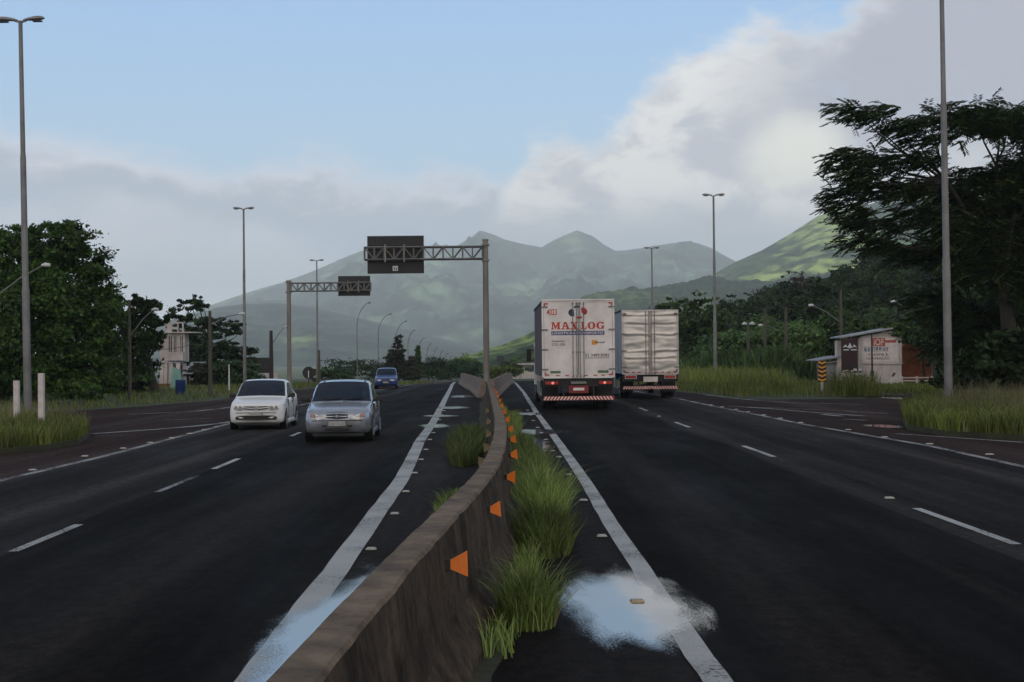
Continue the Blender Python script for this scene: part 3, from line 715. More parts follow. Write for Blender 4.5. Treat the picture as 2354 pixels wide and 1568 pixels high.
# verge beyond the right carriageway
vr = [(R_far(y)+.1, y) for y in np.linspace(66, 140, 16)]
field('grass', vr+[(34, 140), (34, 72), (24.0, 66.5), (17.5, 65.5)], 30000, .50, .035, 'grass_verge', .0, fh=lambda x, y: .25 if 1177+x/y*FPX > 1978 else (.55 if 1177+x/y*FPX > 1860 else .85))
field('grass', [(9, 100), (12.0, 85), (14.5, 77), (16, 80), (17, 95), (16, 110)], 6000, .95, .03, 'grass_verge', .0)
field('grass', [(15.2, 65.5), (17.0, 65.5), (17.3, 71), (15.8, 72)], 700, .95, .03, 'grass_verge', .0)
field('grass', gpoly([(2010,903),(2700,903),(2700,893),(2010,893)]), 7000, .3, .04, 'grass_verge', .0)
# verge beyond the left side road
vl = [(L_far(y)-.15, y) for y in np.linspace(52, 150, 18)]
field('grass', vl+[(-42, 150), (-46, 95), (-40, 60), (-30, 52)], 24000, .20, .04, 'grass_verge', .0, clump=.85)
# median growth
def band(y0, y1, fa, fb, n=14): return [(fa(y), y) for y in np.linspace(y0, y1, n)]+[(fb(y), y) for y in np.linspace(y1, y0, n)]
right_edge = lambda y: bxs(y)+.30
def clump_obj(cx, cy, rx, ry, n, h, w, mat, label, lean=.5):
    r = np.random.default_rng(int(cx*100+cy*7)+99)
    a = r.uniform(0, 2*np.pi, n); q = np.sqrt(r.random(n)); X = np.cos(a)*q*rx; Y = np.sin(a)*q*ry
    hh = h*(.45+.75*r.random(n))*(1.15-.5*q)
    V, F = blades(np.stack([X, Y, np.zeros(n)], 1), hh, w*(.6+.8*r.random(n)), lean, r)
    o = grass_mesh('grass_clump', V, F, M[mat]); o.location = (cx, cy, zf(cy)-.01); tag(o, label, 'grass clump', 'grass clumps growing along the median')
clump_obj(.10, 10.15, .19, .27, 1000, .50, .008, 'grass_median', 'bright green grass clump nearest the big puddle', .5)
clump_obj(.28, 14.2, .30, .8, 1900, .50, .009, 'grass_median', 'widest tall dark grass clump right of the barrier, behind the nearest bright one')
clump_obj(.34, 16.9, .30, 1.3, 2100, .64, .009, 'grass_median', 'tallest grass clump against the barrier, below its third orange reflector')
clump_obj(.28, 20.8, .24, 2.0, 1500, .62, .010, 'grass_median', 'grass clump right of the barrier beside its orange reflectors')
clump_obj(.18, 26.5, .24, 3.6, 1800, .50, .012, 'grass_median', 'long low grass clump beyond the fifth orange reflector')
clump_obj(-.02, 38, .22, 7, 1800, .45, .014, 'grass_median', 'faint far grass strip along the right foot of the barrier')
clump_obj(-.22, 6.7, .10, .22, 300, .26, .006, 'grass_median', 'small weed tuft at the right foot of the barrier in the near foreground', .4)
clump_obj(-.92, 29, .34, 4.2, 3000, .55, .013, 'grass_median', 'grass clump left of the barrier, far one of two', .45)
clump_obj(-.72, 17.2, .22, 1.6, 1500, .30, .010, 'grass_median', 'low grass clump left of the barrier, near one of two', .45)
field('grass', band(9, 60, lambda y: bxs(y)+.30, lambda y: bxs(y)+.50, 30), 5200, .20, .010, 'grass_median', 0, terrain=False)

# ------------------------------------------------------------------ trees
def leaf_quads(C, Nrm, size, r, aspect=.55):
    n = len(C); a = r.normal(size=(n, 3)); a /= np.linalg.norm(a, axis=1)[:, None]
    u = np.cross(Nrm, a); u /= np.linalg.norm(u, axis=1)[:, None]+1e-9; v = np.cross(Nrm, u)
    s = size*(.6+.8*r.random(n)); u *= s[:, None]; v *= (s*aspect)[:, None]
    V = np.stack([C-u, C-v*.9+u*.1, C+u, C+v*.9+u*.1], 1).reshape(-1, 3)
    return V, np.arange(n*4).reshape(-1, 4)
def crown_mesh(blobs, n, size, seed, clumps=60, spread=.20, flat=.0, aspect=.55, droop=.0):
    """leaves gathered in clumps near the surface of several lobes"""
    r = np.random.default_rng(seed); Cs = []; Ns = []
    vol = np.array([b[3]*b[4]*b[5] for b in blobs])**.67; vol /= vol.sum()
    for b, f in zip(blobs, vol):
        c = np.array(b[:3]); R = np.array(b[3:6]); nb = max(20, int(n*f)); k = max(5, int(clumps*f))
        d = r.normal(size=(k, 3)); d /= np.linalg.norm(d, axis=1)[:, None]; q = .35+.65*r.random(k)**.5
        cc = d*q[:, None]
        idx = r.integers(0, k, nb); sp = spread*(.5+r.random(k))
        p = cc[idx]+r.normal(size=(nb, 3))*sp[idx][:, None]*np.array([1, 1, .6])
        Cs.append(c+p*R)
        nn = p*.8+r.normal(size=(nb, 3))*.7+np.array([0, 0, .5+flat]); nn /= np.linalg.norm(nn, axis=1)[:, None]+1e-9; Ns.append(nn)
    C = np.concatenate(Cs); Nn = np.concatenate(Ns)
    return leaf_quads(C, Nn, size, r, aspect)
def limbs(mb, base, top, r0, blobs, seed, nl=5, twist=.15):
    rr = random.Random(seed); base = Vector(base); top = Vector(top)
    pts = [base]+[base.lerp(top, t)+Vector((rr.uniform(-1, 1), rr.uniform(-1, 1), 0))*twist*(top-base).length*.15 for t in (.3, .6)]+[top]
    mb.tube(pts, [r0*1.35, r0, r0*.8, r0*.5], 8)
    for b in blobs[:nl*3]:
        e = Vector(b[:3])+Vector((0, 0, -b[5]*.2)); s = base.lerp(top, rr.uniform(.45, .95))
        mid = s.lerp(e, .5)+Vector((0, 0, -.08*(e-s).length)); mb.tube([s, mid, e], [r0*.42, r0*.28, r0*.08], 6)
def tree(name, loc, blobs, n, size, seed, mat, label, cat='tree', group=None, trunk_r=.2, top=None, clumps=60, spread=.2, trunk='trunk', base=(0, 0, 0), aspect=.55, flat=0, nl=5):
    root = empty(name, loc); tag(root, label, cat, group)
    V, F = crown_mesh(blobs, n, size, seed, clumps, spread, flat, aspect); mesh_np('crown', V, F, M[mat], root)
    mb = MB(); t = top or (np.mean([b[0] for b in blobs]), np.mean([b[1] for b in blobs]), np.mean([b[2] for b in blobs]))
    limbs(mb, base, t, trunk_r, blobs, seed, nl); mb.build('trunk', M[trunk], root)
    return root
def pix_blobs(lst, dist, root, dref=None):
    """lobes given by where they are seen; rx, rz in picture pixels, depth radius in metres"""
    s = FPX/dist; out = []
    for (px, py, rx, rz, *dy) in lst:
        dd = dy[0] if dy else 0
        p = P(px, py, dist+dd); k = (dist+dd)/FPX
        out.append((p.x-root[0], p.y-root[1], p.z-root[2], rx*k, max(rx*k*.8, .6), rz*k))
    return out
# big dense tree at the left edge
r0 = (G(90, 925).x, 68, 0)
bl = pix_blobs([(40,600,120,70),(140,560,85,55,-1),(190,640,80,80),(60,720,150,110,-1.5),(200,760,75,90),(130,830,140,80),(-60,640,120,110),(-80,800,140,110),(238,690,38,45,1),(150,525,50,26),(20,540,80,28),(250,830,40,50),(0,870,120,50),(190,880,80,40),(215,720,60,70),(225,800,55,60),(245,760,35,45),(120,700,110,110,1),(60,640,110,90,1),(160,620,90,80,1)], 68, r0)
tree('broadleaf_tree', r0, bl, 78000, .115, 11, 'leaf_dense', 'large dense dark green tree behind the left traffic island', trunk_r=.35, clumps=760, spread=.13)
r0 = (G(330, 905).x, 88, 0)
bl = pix_blobs([(318,720,36,38),(335,762,36,58),(300,800,50,60),(315,842,45,50),(290,870,60,40),(352,718,26,24),(358,750,18,24,1),(280,760,40,50),(335,700,22,18),(300,700,30,26),(362,775,20,26,1),(372,735,16,18,1)], 88, r0)
tree('broadleaf_tree', r0, bl, 26000, .12, 12, 'leaf_dense', 'smaller dark tree touching the left side of the white balcony house', trunk_r=.22, clumps=220, spread=.14)
r0 = (P(500, 880, 122).x, 122, 0)
bl = pix_blobs([(440,700,34,14),(410,725,28,20),(455,688,10,12),(470,705,16,14),(490,745,36,16),(530,752,34,14),(545,770,26,12),(470,785,50,26),(520,800,46,22),(560,805,28,14),(500,830,60,30),(440,820,40,30),(560,840,40,26),(480,870,70,24),(425,760,30,30),(420,695,12,12),(455,735,30,14)], 122, r0)
tree('broadleaf_tree', r0, bl, 20000, .16, 13, 'leaf_layer', 'layered open-crowned tree behind the white balcony house', trunk_r=.25, clumps=260, spread=.16, flat=.8, nl=6)
# hedges and low trees behind the left verge
def bush(px, py, dist, w, h, seed, mat, label, cat='bush', name='bush', n=2600, size=.16, group=None):
    p = P(px, py, dist); p.z = zf(dist)
    bl = []; r = random.Random(seed)
    for i in range(5): bl.append((r.uniform(-.3, .3)*w, r.uniform(-.3, .3)*w*.6, h*r.uniform(.35, .65), w*r.uniform(.25, .4), w*r.uniform(.25, .35), h*r.uniform(.3, .42)))
    return tree(name, p, bl, n, size, seed, mat, label, cat, group, trunk_r=.06, clumps=60, spread=.18)
bush(175, 915, 86, 9, 3.0, 31, 'leaf_dense', 'dark undergrowth in the shade under the large left tree')
bush(20, 915, 80, 9, 2.6, 32, 'leaf_dense', 'dark shrub behind the two white posts at the left edge')
bush(450, 890, 108, 2.4, 1.8, 33, 'leaf_pine', 'small brownish bush in front of the shed beside the balcony house')
bush(545, 880, 112, 4.6, 2.2, 34, 'leaf_layer', 'low bush behind the white car, under the dark billboard')
bush(800, 868, 190, 11, 3.4, 35, 'leaf_layer', 'low dark green thicket behind the silver car')
bush(765, 872, 170, 5, 1.9, 36, 'leaf_dense', 'small dark bush beside the round sign')
bush(868, 866, 200, 9, 2.8, 37, 'leaf_layer', 'rounded dark thicket right behind the blue car')
# feathery conifers by the curve
def conifer(px, ptop, pbase, dist, wpx, seed, label, mat='leaf_pine'):
    p = P(px, pbase, dist); s = FPX/dist; h = (pbase-ptop)/s; w = wpx/s; r = random.Random(seed); bl = []
    for i in range(13):
        t = i/12; z = h*(.12+.85*t); k = w*(1-.78*t)*.5
        bl.append((r.uniform(-.4, .4)*k, r.uniform(-.4, .4)*k, z, k*r.uniform(.7, 1.1)+.15, k+.15, h*.07))
    return tree('conifer_tree', (p.x, p.y, p.z-.3), bl, 3800, .19, seed, mat, label, trunk_r=.12, clumps=130, spread=.2, top=(0, 0, h*.98), aspect=.3)
conifer(916, 764, 868, 160, 56, 41, 'tallest feathery brown-green conifer behind the blue car')
conifer(896, 800, 868, 163, 40, 42, 'shorter feathery conifer left of the tallest one')
conifer(948, 815, 870, 165, 50, 43, 'broad low conifer right of the tallest one')
conifer(962, 792, 868, 168, 16, 44, 'thin wispy tree right of the conifers', 'leaf_dense')
hedge_lab = ['dark hedge clump below the row of curved lamps', ]
for i, (px, w) in enumerate([(985, 6), (1012, 7), (1036, 6), (1060, 7), (1085, 6)]):
    o = bush(px, 872, 205+i*6, w, 3.3, 50+i, 'leaf_layer', 'dark hedge bush at the far bend below the curved lamps', group='hedge bushes at the far bend')
bush(1070, 866, 250, 6, 5.0, 57, 'leaf_bright', 'bright yellow-green bush lit by sun just left of the gantry post')
bush(1150, 868, 200, 5.5, 2.8, 58, 'leaf_bright', 'green bush just right of the gantry post')
bush(1168, 866, 215, 4, 3.0, 59, 'leaf_layer', 'dark green bush between the gantry post and the pale green house')
bush(1215, 862, 330, 9, 8.5, 60, 'leaf_bright', 'yellow-green tree behind the pale green house', 'tree', 'broadleaf_tree')
# forest on the right-hand slope
variants = []
for s in range(6):
    r = random.Random(100+s); bl = []
    W = r.uniform(2.6, 3.8); H = r.uniform(7, 9.5)
    for i in range(9):
        a = r.uniform(0, 6.28); q = r.uniform(0, .75)
        bl.append((math.cos(a)*q*W, math.sin(a)*q*W, H*r.uniform(.42, .86), W*r.uniform(.32, .55), W*r.uniform(.32, .55), H*r.uniform(.10, .17)))
    V, F = crown_mesh(bl, 2600, .24, 200+s, 110, .17)
    cm = mesh_np('crown', V, F, M['leaf_forest'], 'mesh'); cm.materials.append(M['leaf_forest'] if s < 5 else M['leaf_pale'])
    mb = MB(); limbs(mb, (0, 0, -1), (0, 0, H*.6), .16, bl, s, 3); t = mb.build('trunk', M['trunk']); tm = t.data; bpy.data.objects.remove(t)
    variants.append((cm, tm))
def forest_tree(x, y, sc, k, label, group, mat=None):
    root = empty('forest_tree', (x, y, zf(y)+hill_h(x, y)-.3), random.uniform(0, 6.28)); root.scale = (sc, sc, sc*random.uniform(.85, 1.1))
    c = bpy.data.objects.new('crown', variants[k][0]); COL.objects.link(c); c.parent = root
    t = bpy.data.objects.new('trunk', variants[k][1]); COL.objects.link(t); t.parent = root
    tag(root, label, 'tree', group)
placed = []
rr = random.Random(5); tries = 0
while len(placed) < 215 and tries < 9000:
    tries += 1
    y = 98+rr.random()**1.1*230; x = rr.uniform(13, 30+y*.45)
    u = 1177+x/y*FPX
    if u < 1555 or u > 2600: continue
    if y < 122 and x < 14+ (122-y)*.62: continue
    if y < 112 and 18 < x < 34: continue
    if any((x-a)**2+(y-b)**2 < (3.1+y*.007)**2 for a, b in placed): continue
    placed.append((x, y))
    if 1925 < u < 2230 and 112 < y < 185 and rr.random() < .85:
        forest_tree(x, y, rr.uniform(.55, .8), 5, 'pale green tree on the lighter slope above the painted workshop', 'pale trees on the slope above the workshop'); continue
    forest_tree(x, y, rr.uniform(.6, .95) if y < 150 else rr.uniform(.8, 1.2), rr.randrange(5), 'dark green tree in the dense wood on the right-hand hillside', 'trees of the wood on the right-hand slope')
for i, (px, py, dist, h, lab) in enumerate([(1840, 650, 190, 5.5, 'bare reddish-grey tree at the crest of the wooded hillside')]):
    p = P(px, py, dist)
    b_ = [(random.uniform(-1.6, 1.6), random.uniform(-1, 1), random.uniform(3, 6), 1.0, 1.0, .9) for _ in range(6)]
    tree('bare_tree', (p.x, p.y, p.z-5), b_, 900, .14, 77, 'leaf_red', lab, trunk_r=.12, trunk='trunk_pale', clumps=40)
# pale reed and cane thicket in front of the wood
for i, (px, py, dist, w, h) in enumerate([(1600, 868, 118, 4, 2.2), (1640, 868, 116, 4, 2.6), (1690, 872, 110, 4, 3.2), (1735, 872, 107, 4, 2.6), (1790, 874, 104, 4, 3.4), (1850, 878, 101, 4, 2.2)]):
    p = P(px, py, dist); r = np.random.default_rng(900+i); n = 1500
    V, F = blades(np.stack([r.normal(0, w*.28, n), r.normal(0, 1.2, n), np.full(n, .2)], 1), h*(.30+.55*r.random(n)), .12*(.6+.8*r.random(n)), .35, r)
    o = grass_mesh('cane_clump', V, F, M['leaf_cane']); o.location = (p.x, dist, zf(dist)-.2)
    tag(o, 'clump of pale green cane in the thicket at the foot of the wood', 'cane clump', 'cane clumps at the foot of the wood')
for i, (px, dist, w, h) in enumerate([(1612, 124, 5, 3.2), (1655, 121, 5.5, 4.4), (1700, 117, 5.5, 5.2), (1745, 113, 5.5, 4.6), (1790, 111, 5.5, 5.4), (1835, 109, 5, 4.6), (1880, 108, 5, 3.6)]):
    bush(px, 872, dist, w, h, 700+i, 'leaf_cane', 'pale green leafy shrub in the thicket at the foot of the wood', n=4200, size=.17, group='pale shrubs at the foot of the wood')
# understory on the far right
for i, (px, dist, w, h, mat, lab) in enumerate([(2250, 96, 6, 4.2, 'leaf_forest', 'dark shrub right behind the brown brick building'), (2300, 76, 6, 3.6, 'leaf_forest', 'dark shrub right of the tall right lamp post'),
        (2385, 78, 7, 6.2, 'leaf_dense', 'mid green shrub at the right edge under the spreading tree'), (2440, 72, 6, 5, 'leaf_forest', 'shrub leaving the picture at the right edge'), (2200, 108, 8, 7, 'leaf_forest', 'taller dark bush behind the tall right lamp post'),
        (2290, 104, 9, 8.5, 'leaf_forest', 'tall dark bush below the crown of the spreading tree'), (2380, 100, 10, 10, 'leaf_forest', 'tallest dark bush at the right edge'), (2150, 108, 6, 6.5, 'leaf_forest', 'dark bush overhanging the brown brick building'),
        (2345, 59, 4.5, 3.0, 'leaf_forest', 'dark shrub hiding the foot of the spreading tree'), (2262, 68, 3.6, 2.0, 'leaf_dense', 'low dark shrub just right of the tall right lamp post'),
        (1930, 108, 6, 4.4, 'leaf_forest', 'dark bush behind the small white shed'), (2030, 112, 7, 5.6, 'leaf_forest', 'dark bush behind the painted workshop')]):
    bush(px, 880, dist, w, h, 300+i, mat, lab, n=7000, size=.17)

# spreading feathery-leaved tree, upper right
def feather_tree():
    D = 62.0; base = Vector((P(2318, 900, D).x, D, 0)); root = empty('spreading_tree', base)
    tag(root, 'tall spreading tree with layered feathery branches filling the right edge', 'tree')
    s = D/FPX
    # lobes: px, py, rx, rz, leaf direction (to the left negative), density
    lobes = [(1985,262,52,22,-1,1.0,0),(2060,245,42,20,-1,1,1),(2090,290,55,26,-1,1,0),(2160,262,40,22,-1,.8,1),(2150,315,70,22,-1,1,0),(2240,262,90,30,-.3,1.5,0),(2330,262,80,34,.2,1.4,1),(2290,300,110,26,.1,1.4,-1),
             (1955,372,52,24,-1,1.1,0),(2040,352,60,20,-1,1,1),(2110,372,80,24,-1,1.2,0),(1962,418,50,24,-1,1.1,-1),(1950,462,45,26,-1,1.2,0),(2010,420,60,26,-1,1.1,0),(2080,440,80,26,-1,1.2,0),(2160,410,70,20,-.6,1,1),
             (1980,500,55,24,-1,1.1,0),(2050,510,60,26,-1,1.1,1),(1990,555,50,22,-1,1.1,0),(2050,565,42,22,-1,.9,0),(2140,500,80,34,-.8,1.4,0),(2230,450,90,34,-.3,1.4,1),(2330,440,90,50,0,1.6,0),
             (2220,540,100,50,-.3,1.8,0),(2330,560,90,60,0,1.9,1),(2150,580,70,34,-.5,1.4,1),(2250,620,90,40,-.2,1.5,0),(2360,650,80,60,0,1.6,0),(2420,350,90,70,.4,1.5,0),(2440,500,90,80,.4,1.5,0),(2350,370,80,24,0,1.0,0),(2290,400,90,34,-.2,1.5,1),(2380,430,80,50,.2,1.5,0),(2300,500,100,50,0,1.6,1),(1935,440,30,14,-1,.7,0),(1950,245,26,12,-1,.6,0),(1960,345,30,10,-1,.6,0),(2210,690,80,50,-.2,1.3,2),(2290,720,90,50,0,1.4,2),(2370,740,80,60,0,1.5,2),(2260,780,80,50,0,1.1,3),(2350,800,70,60,0,1.2,3)]
    r = np.random.default_rng(5); VV = []; FF = []; nv = 0
    mb = MB(); trunk_top = Vector((0, 0, 7.2))
    mb.tube([(0,0,0), (.1,0,2.5), (-.1,.1,5), trunk_top], [.42,.34,.28,.2], 10)
    forks = []
    for (px, py, *_r) in [(2250,480),(2200,560),(2290,380),(2340,430),(2180,420)]:
        q = P(px, py, D)-base; st = Vector((0, 0, random.uniform(4.5, 7))); mb.tube([st, st.lerp(q, .5)+Vector((0,0,-.3)), q], [.15,.11,.07], 7); forks.append(q)
    for (px, py, rx, rz, dr, den, dy) in lobes:
        c = P(px, py, D)-base+Vector((0, dy*1.6, 0))
        f = min(forks, key=lambda q: (q-c).length); mid = f.lerp(c, .55)+Vector((0, 0, -.25)); mb.tube([f, mid, c], [.06, .04, .016], 5)
        n = int(66*den*rx/60*(.7+rz/40))
        for _ in range(n):
            th = r.uniform(0, 2*math.pi); q = math.sqrt(r.random())
            o = np.array([c.x+math.cos(th)*q*rx*s, c.y+math.sin(th)*q*rx*s*.9, c.z+r.uniform(-1, 1)*rz*s*.75])
            if r.random() < .10:
                mb.tube([c.lerp(Vector(o), .15), Vector(o)], [.018, .007], 4, caps=False)
            # a frond heading outward from the trunk
            hd = np.array([dr*1.0+r.normal()*.55, r.normal()*.7, r.normal()*.22+.05]); hd /= np.linalg.norm(hd)
            Ln = r.uniform(.5, 1.05); side = np.cross(hd, [0, 0, 1]); side /= np.linalg.norm(side)+1e-6
            k = 9
            for j in range(k):
                t = (j+.6)/k; ctr = o+hd*Ln*t+np.array([0, 0, -.22*Ln*t*t])
                for sg in (-1, 1):
                    ld = side*sg*.8+hd*.75+np.array([0, 0, -.35+r.normal()*.15]); ld /= np.linalg.norm(ld)
                    ll = .30*(1-.45*abs(t-.45))*r.uniform(.8, 1.15); w = np.cross(ld, [0.1, .3, 1.0]); w = w/np.linalg.norm(w)*.040
                    VV += [ctr, ctr+ld*ll*.5+w, ctr+ld*ll, ctr+ld*ll*.5-w]; FF.append((nv, nv+1, nv+2, nv+3)); nv += 4
    mesh_np('crown', np.array(VV), np.array(FF), M['leaf_feather'], root)
    mb.build('trunk', M['trunk'], root)
feather_tree()

# ------------------------------------------------------------------ lamps, gantries, poles
def tall_lamp(px, ptop, dist, H, label, lean=0.0, z=None):
    d = ray(px, ptop); x = d.x*dist
    root = empty('street_lamp', (x, dist, zf(dist) if z is None else z)); tag(root, label, 'street lamp', 'tall double-headed street lamps')
    root.rotation_euler = (0, lean, 0)
    mb = MB(); mb.tube([(0,0,0), (0,0,H*.33), (0,0,H*.335), (0,0,H*.66), (0,0,H*.665), (0,0,H)], [.13,.12,.105,.095,.08,.065], 12); mb.build('pole', M['lamp_pole'], root)
    for s in (-1, 1):
        b = bmesh.new(); bmesh.ops.create_uvsphere(b, u_segments=14, v_segments=8, radius=1)
        for v in b.verts:
            x_ = v.co.x; k = .55+.45*min(1, max(0, (x_+1)/1.5)); zz = v.co.z*(1 if v.co.z > 0 else .45)
            v.co = Vector((s*(.43+x_*.37), v.co.y*.15*k, .02+zz*.11*k+.05*(x_+1)*.5))
        hb = MB(); hb.add([v.co+Vector((0,0,H)) for v in b.verts], [[v.index for v in f.verts] for f in b.faces], 0, True); b.free()
        hb.tube([(0,0,H-.05), (s*.2,0,H+.01)], .035, 6)
        lh = hb.build('lamp_head', M['luminaire'], root)
        gb = MB(); gb.box(min(s*.40,s*.70), max(s*.40,s*.70), -.10, .10, H-.035, H-.005, bev=.01); gb.build('lens', M['glass_lamp'], lh)
    return root
tall_lamp(60, 50, 46, 13, 'nearest tall double-headed street lamp, behind the two white posts at the left', -.014)
tall_lamp(560, 480, 103.7, 13, 'tall double-headed street lamp behind the white car')
tall_lamp(728, 592, 153, 13.2, 'farthest tall double-headed street lamp on the left, beside the round sign')
tall_lamp(2174, 400, 43.5, 14.5, 'tall street lamp rising out of the frame on the right traffic island', -.004)
tall_lamp(1640, 450, 98, 13.0, 'tall double-headed street lamp on the right verge beside the wood')
tall_lamp(1498, 568, 143, 13.3, 'tall double-headed street lamp seen above the second truck')

def curved_lamp(px, pbase, tip, dist, label):
    b = P(px, pbase, dist); t = P(tip[0], tip[1], dist)-b; H = t.z; A = t.x
    root = empty('curved_street_lamp', b); tag(root, label, 'street lamp', 'single-armed curved street lamps at the far bend')
    mb = MB(); pts = [(0,0,-2.0), (0,0,H*.25), (0,0,H*.70)]
    for i in range(1, 8):
        q = i/7; pts.append((A*.92*(q**1.6), 0, H*(.70+.30*(1-(1-q)**1.5))))
    r = max(.055, dist*.00032)
    mb.tube(pts, [r*1.3, r*1.1, r*.9]+[r*.7]*7, 7); mb.build('pole', M['lamp_pole'], root)
    hb = MB(); hb.tube([(A*.86,0,H*.99), (A*.95,0,H*1.0), (A*1.08,0,H*1.008)], [.05,.12,.07], 8); hb.build('lamp_head', M['luminaire'], root)
cl = [(821.6,866,(850,696),175,'nearest of the curved street lamps'), (870,868,(898,722),205,'second nearest of the curved street lamps'), (910,868,(934,738.6),228,'third of the curved street lamps, in front of the conifers'), (938.5,871,(953,759),255,'fourth of the curved street lamps'),
      (962.6,872,(975,778),300,'fifth of the curved street lamps'), (981.7,872,(992,790),335,'sixth of the curved street lamps'), (997,873,(1006,799),375,'seventh of the curved street lamps'), (1011,873,(1019,806),420,'eighth of the curved street lamps'), (1023,873,(1030,812),470,'ninth of the curved street lamps'), (1033,873,(1039,818),520,'tenth of the curved street lamps'), (1042,873,(1047,823),580,'farthest of the curved street lamps')]
for a in cl: curved_lamp(*a[:4], a[4]+', at the far left bend')

def gantry(px, dist, ztop, arm_z0, arm_z1, arm_to, sign, label, pr, cells, zbase, sticker=False):
    x = P(px, 700, dist).x; root = empty('sign_gantry', (x, dist, zf(dist)+zbase)); tag(root, label, 'sign gantry', 'steel arm gantries carrying road signs seen from behind')
    b = MB(); b.tube([(0,0,0), (0,0,ztop*.5), (0,0,ztop)], [pr, pr*.95, pr*.88], 14); b.cyl((0,0,ztop+.03), pr*1.05, .06, 'z', 14); b.cyl((0,0,.05), pr*1.7, .1, 'z', 14); b.build('post', M['galv_warm'], root)
    a = MB(); L_ = arm_to; s = 1 if L_ > 0 else -1; dy = .22; st = .028
    for y_ in (-dy, dy):
        for z_ in (arm_z0, arm_z1): a.bar((s*pr*.6, y_, z_), (L_, y_, z_), .045)
        for i in range(cells+1):
            xx = s*pr+(L_-s*pr)*i/cells; a.bar((xx, y_, arm_z0), (xx, y_, arm_z1), st)
            if i < cells:
                x2 = s*pr+(L_-s*pr)*(i+1)/cells
                a.bar((xx, y_, arm_z0 if i % 2 else arm_z1), (x2, y_, arm_z1 if i % 2 else arm_z0), st)
    for i in range(cells+1):
        xx = s*pr+(L_-s*pr)*i/cells
        for z_ in (arm_z0, arm_z1): a.bar((xx, -dy, z_), (xx, dy, z_), st)
    a.box(-pr*1.25, pr*1.25, -pr*1.25, pr*1.25, arm_z0-.12, arm_z0-.04); a.box(-pr*1.25, pr*1.25, -pr*1.25, pr*1.25, arm_z1+.04, arm_z1+.12)
    a.build('truss_arm', M['galv'], root)
    x0, x1, z0, z1 = sign
    p = MB(); p.box(x0, x1, dy+.09, dy+.12, z0, z1, bev=.008); pan = p.build('sign_panel', M['sign_back'], root)
    k = MB(); fr = .03
    for q in np.linspace(x0+.02, x1-.02, 4)[1:3]:
        k.box(q-.03, q+.03, dy+.05, dy+.085, z0+.05, z1-.05)
    for q in (z0+.1, (z0+z1)/2+.5, z1-.1): k.box(x0+.03, x1-.03, dy+.07, dy+.088, q-.02, q+.02)
    k.build('stiffeners', M['sign_back'], pan)
    c = MB()
    for q in np.linspace(x0, x1, 4)[1:3]:
        c.box(q-.035, q+.035, -dy-.06, -dy-.045, arm_z0-.14, arm_z1+.14)
    c.build('clamps', M['galv_warm'], root)
    if sticker:
        t = MB(); cx = (x0+x1)/2-.02; t.box(cx-.13, cx+.13, dy+.078, dy+.089, z0+.14, z0+.38); sk = t.build('sticker', M['white_metal'], pan)
        t2 = MB(); t2.box(cx-.07, cx-.01, dy+.070, dy+.077, z0+.20, z0+.30); t2.prism([(cx+.02, z0+.19), (cx+.09, z0+.19), (cx+.09, z0+.33)], dy+.070, dy+.077); t2.build('sticker_mark', M['black'], sk)
    return root
k = 70/FPX
gantry(1117, 70, 7.72-.75, 6.82-.75, 7.42-.75, -5.95, (-5.85, -3.05, 6.15-.75, 8.02-.75), 'near steel gantry on the barrier, its dark sign back hanging over the left carriageway', .155, 12, .75, True)
gantry(664, 103, 7.65, 6.92, 7.5, 5.95, (3.55, 5.88, 6.55, 8.0), 'far steel gantry beside the left carriageway, with a small dark sign back', .17, 12, 0)

def pole(px, pbase, ptop, dist, mat, label, r=.12, arm=None, cross=None, heads=0, group='utility and lamp poles'):
    b = P(px, pbase, dist); t = P(px, ptop, dist); H = t.z-b.z; s = dist/FPX
    root = empty('utility_pole', b); tag(root, label, 'pole', group)
    m_ = MB(); m_.tube([(0,0,-1), (0,0,H*.5), (0,0,H)], [r*1.2, r, r*.75], 8); m_.build('shaft', M[mat], root)
    if arm:
        ax, az0, tx, tz = arm; A = P(ax, az0, dist)-b; T = P(tx, tz, dist)-b
        a = MB(); a.tube([A, A.lerp(T, .55)+Vector((0, 0, .12)), T], [.035, .032, .03], 6); a.build('arm', M['galv'], root)
        h = MB(); dx = .28*(1 if T.x > A.x else -1); h.tube([T-Vector((dx*.3,0,0)), T+Vector((dx*.3,0,.02)), T+Vector((dx,0,0))], [.04, .10, .07], 8); h.build('lamp_head', M['white_metal'], root)
    if cross:
        c = MB(); w, zz = cross; c.box(-w, w, -.05, .05, H-zz-.05, H-zz+.05)
        for q in (-.9, -.45, .45, .9): c.cyl((q*w, 0, H-zz+.11), .035, .12, 'z', 8)
        c.build('crossarm', M['dark_pole'], root)
    for i in range(heads):
        hh = MB(); sx = (-1, 1)[i]; hh.tube([(sx*.1,0,H), (sx*.3,-.1,H+.05), (sx*.45,-.2,H)], [.07,.13,.08], 8); hh.build('lamp_head', M['white_metal'], root)
    return root
pole(299, 925, 690, 74, 'wood_pole', 'weathered pole with a slanting lamp arm in front of the small dark left tree', .09, (300, 772, 352, 712))
pole(484, 915, 715, 80, 'wood_pole', 'weathered yellowish pole in front of the open-crowned tree, its lamp arm reaching right', .11, (486, 745, 552, 722))
pole(624, 878, 760, 118, 'dark_pole', 'dark pole standing at the right end of the dark billboard', .17, (626, 790, 655, 752))
pole(527, 908, 838, 86, 'white_metal', 'thin short white post left of the white car', .05)
pole(733.5, 878, 805, 118, 'wood_pole', 'short yellowish pole touching the farthest left street lamp', .13)
pole(1721, 868, 745, 108, 'wood_pole', 'pole with a pair of small floodlights at the foot of the wood', .12, None, None, 2)
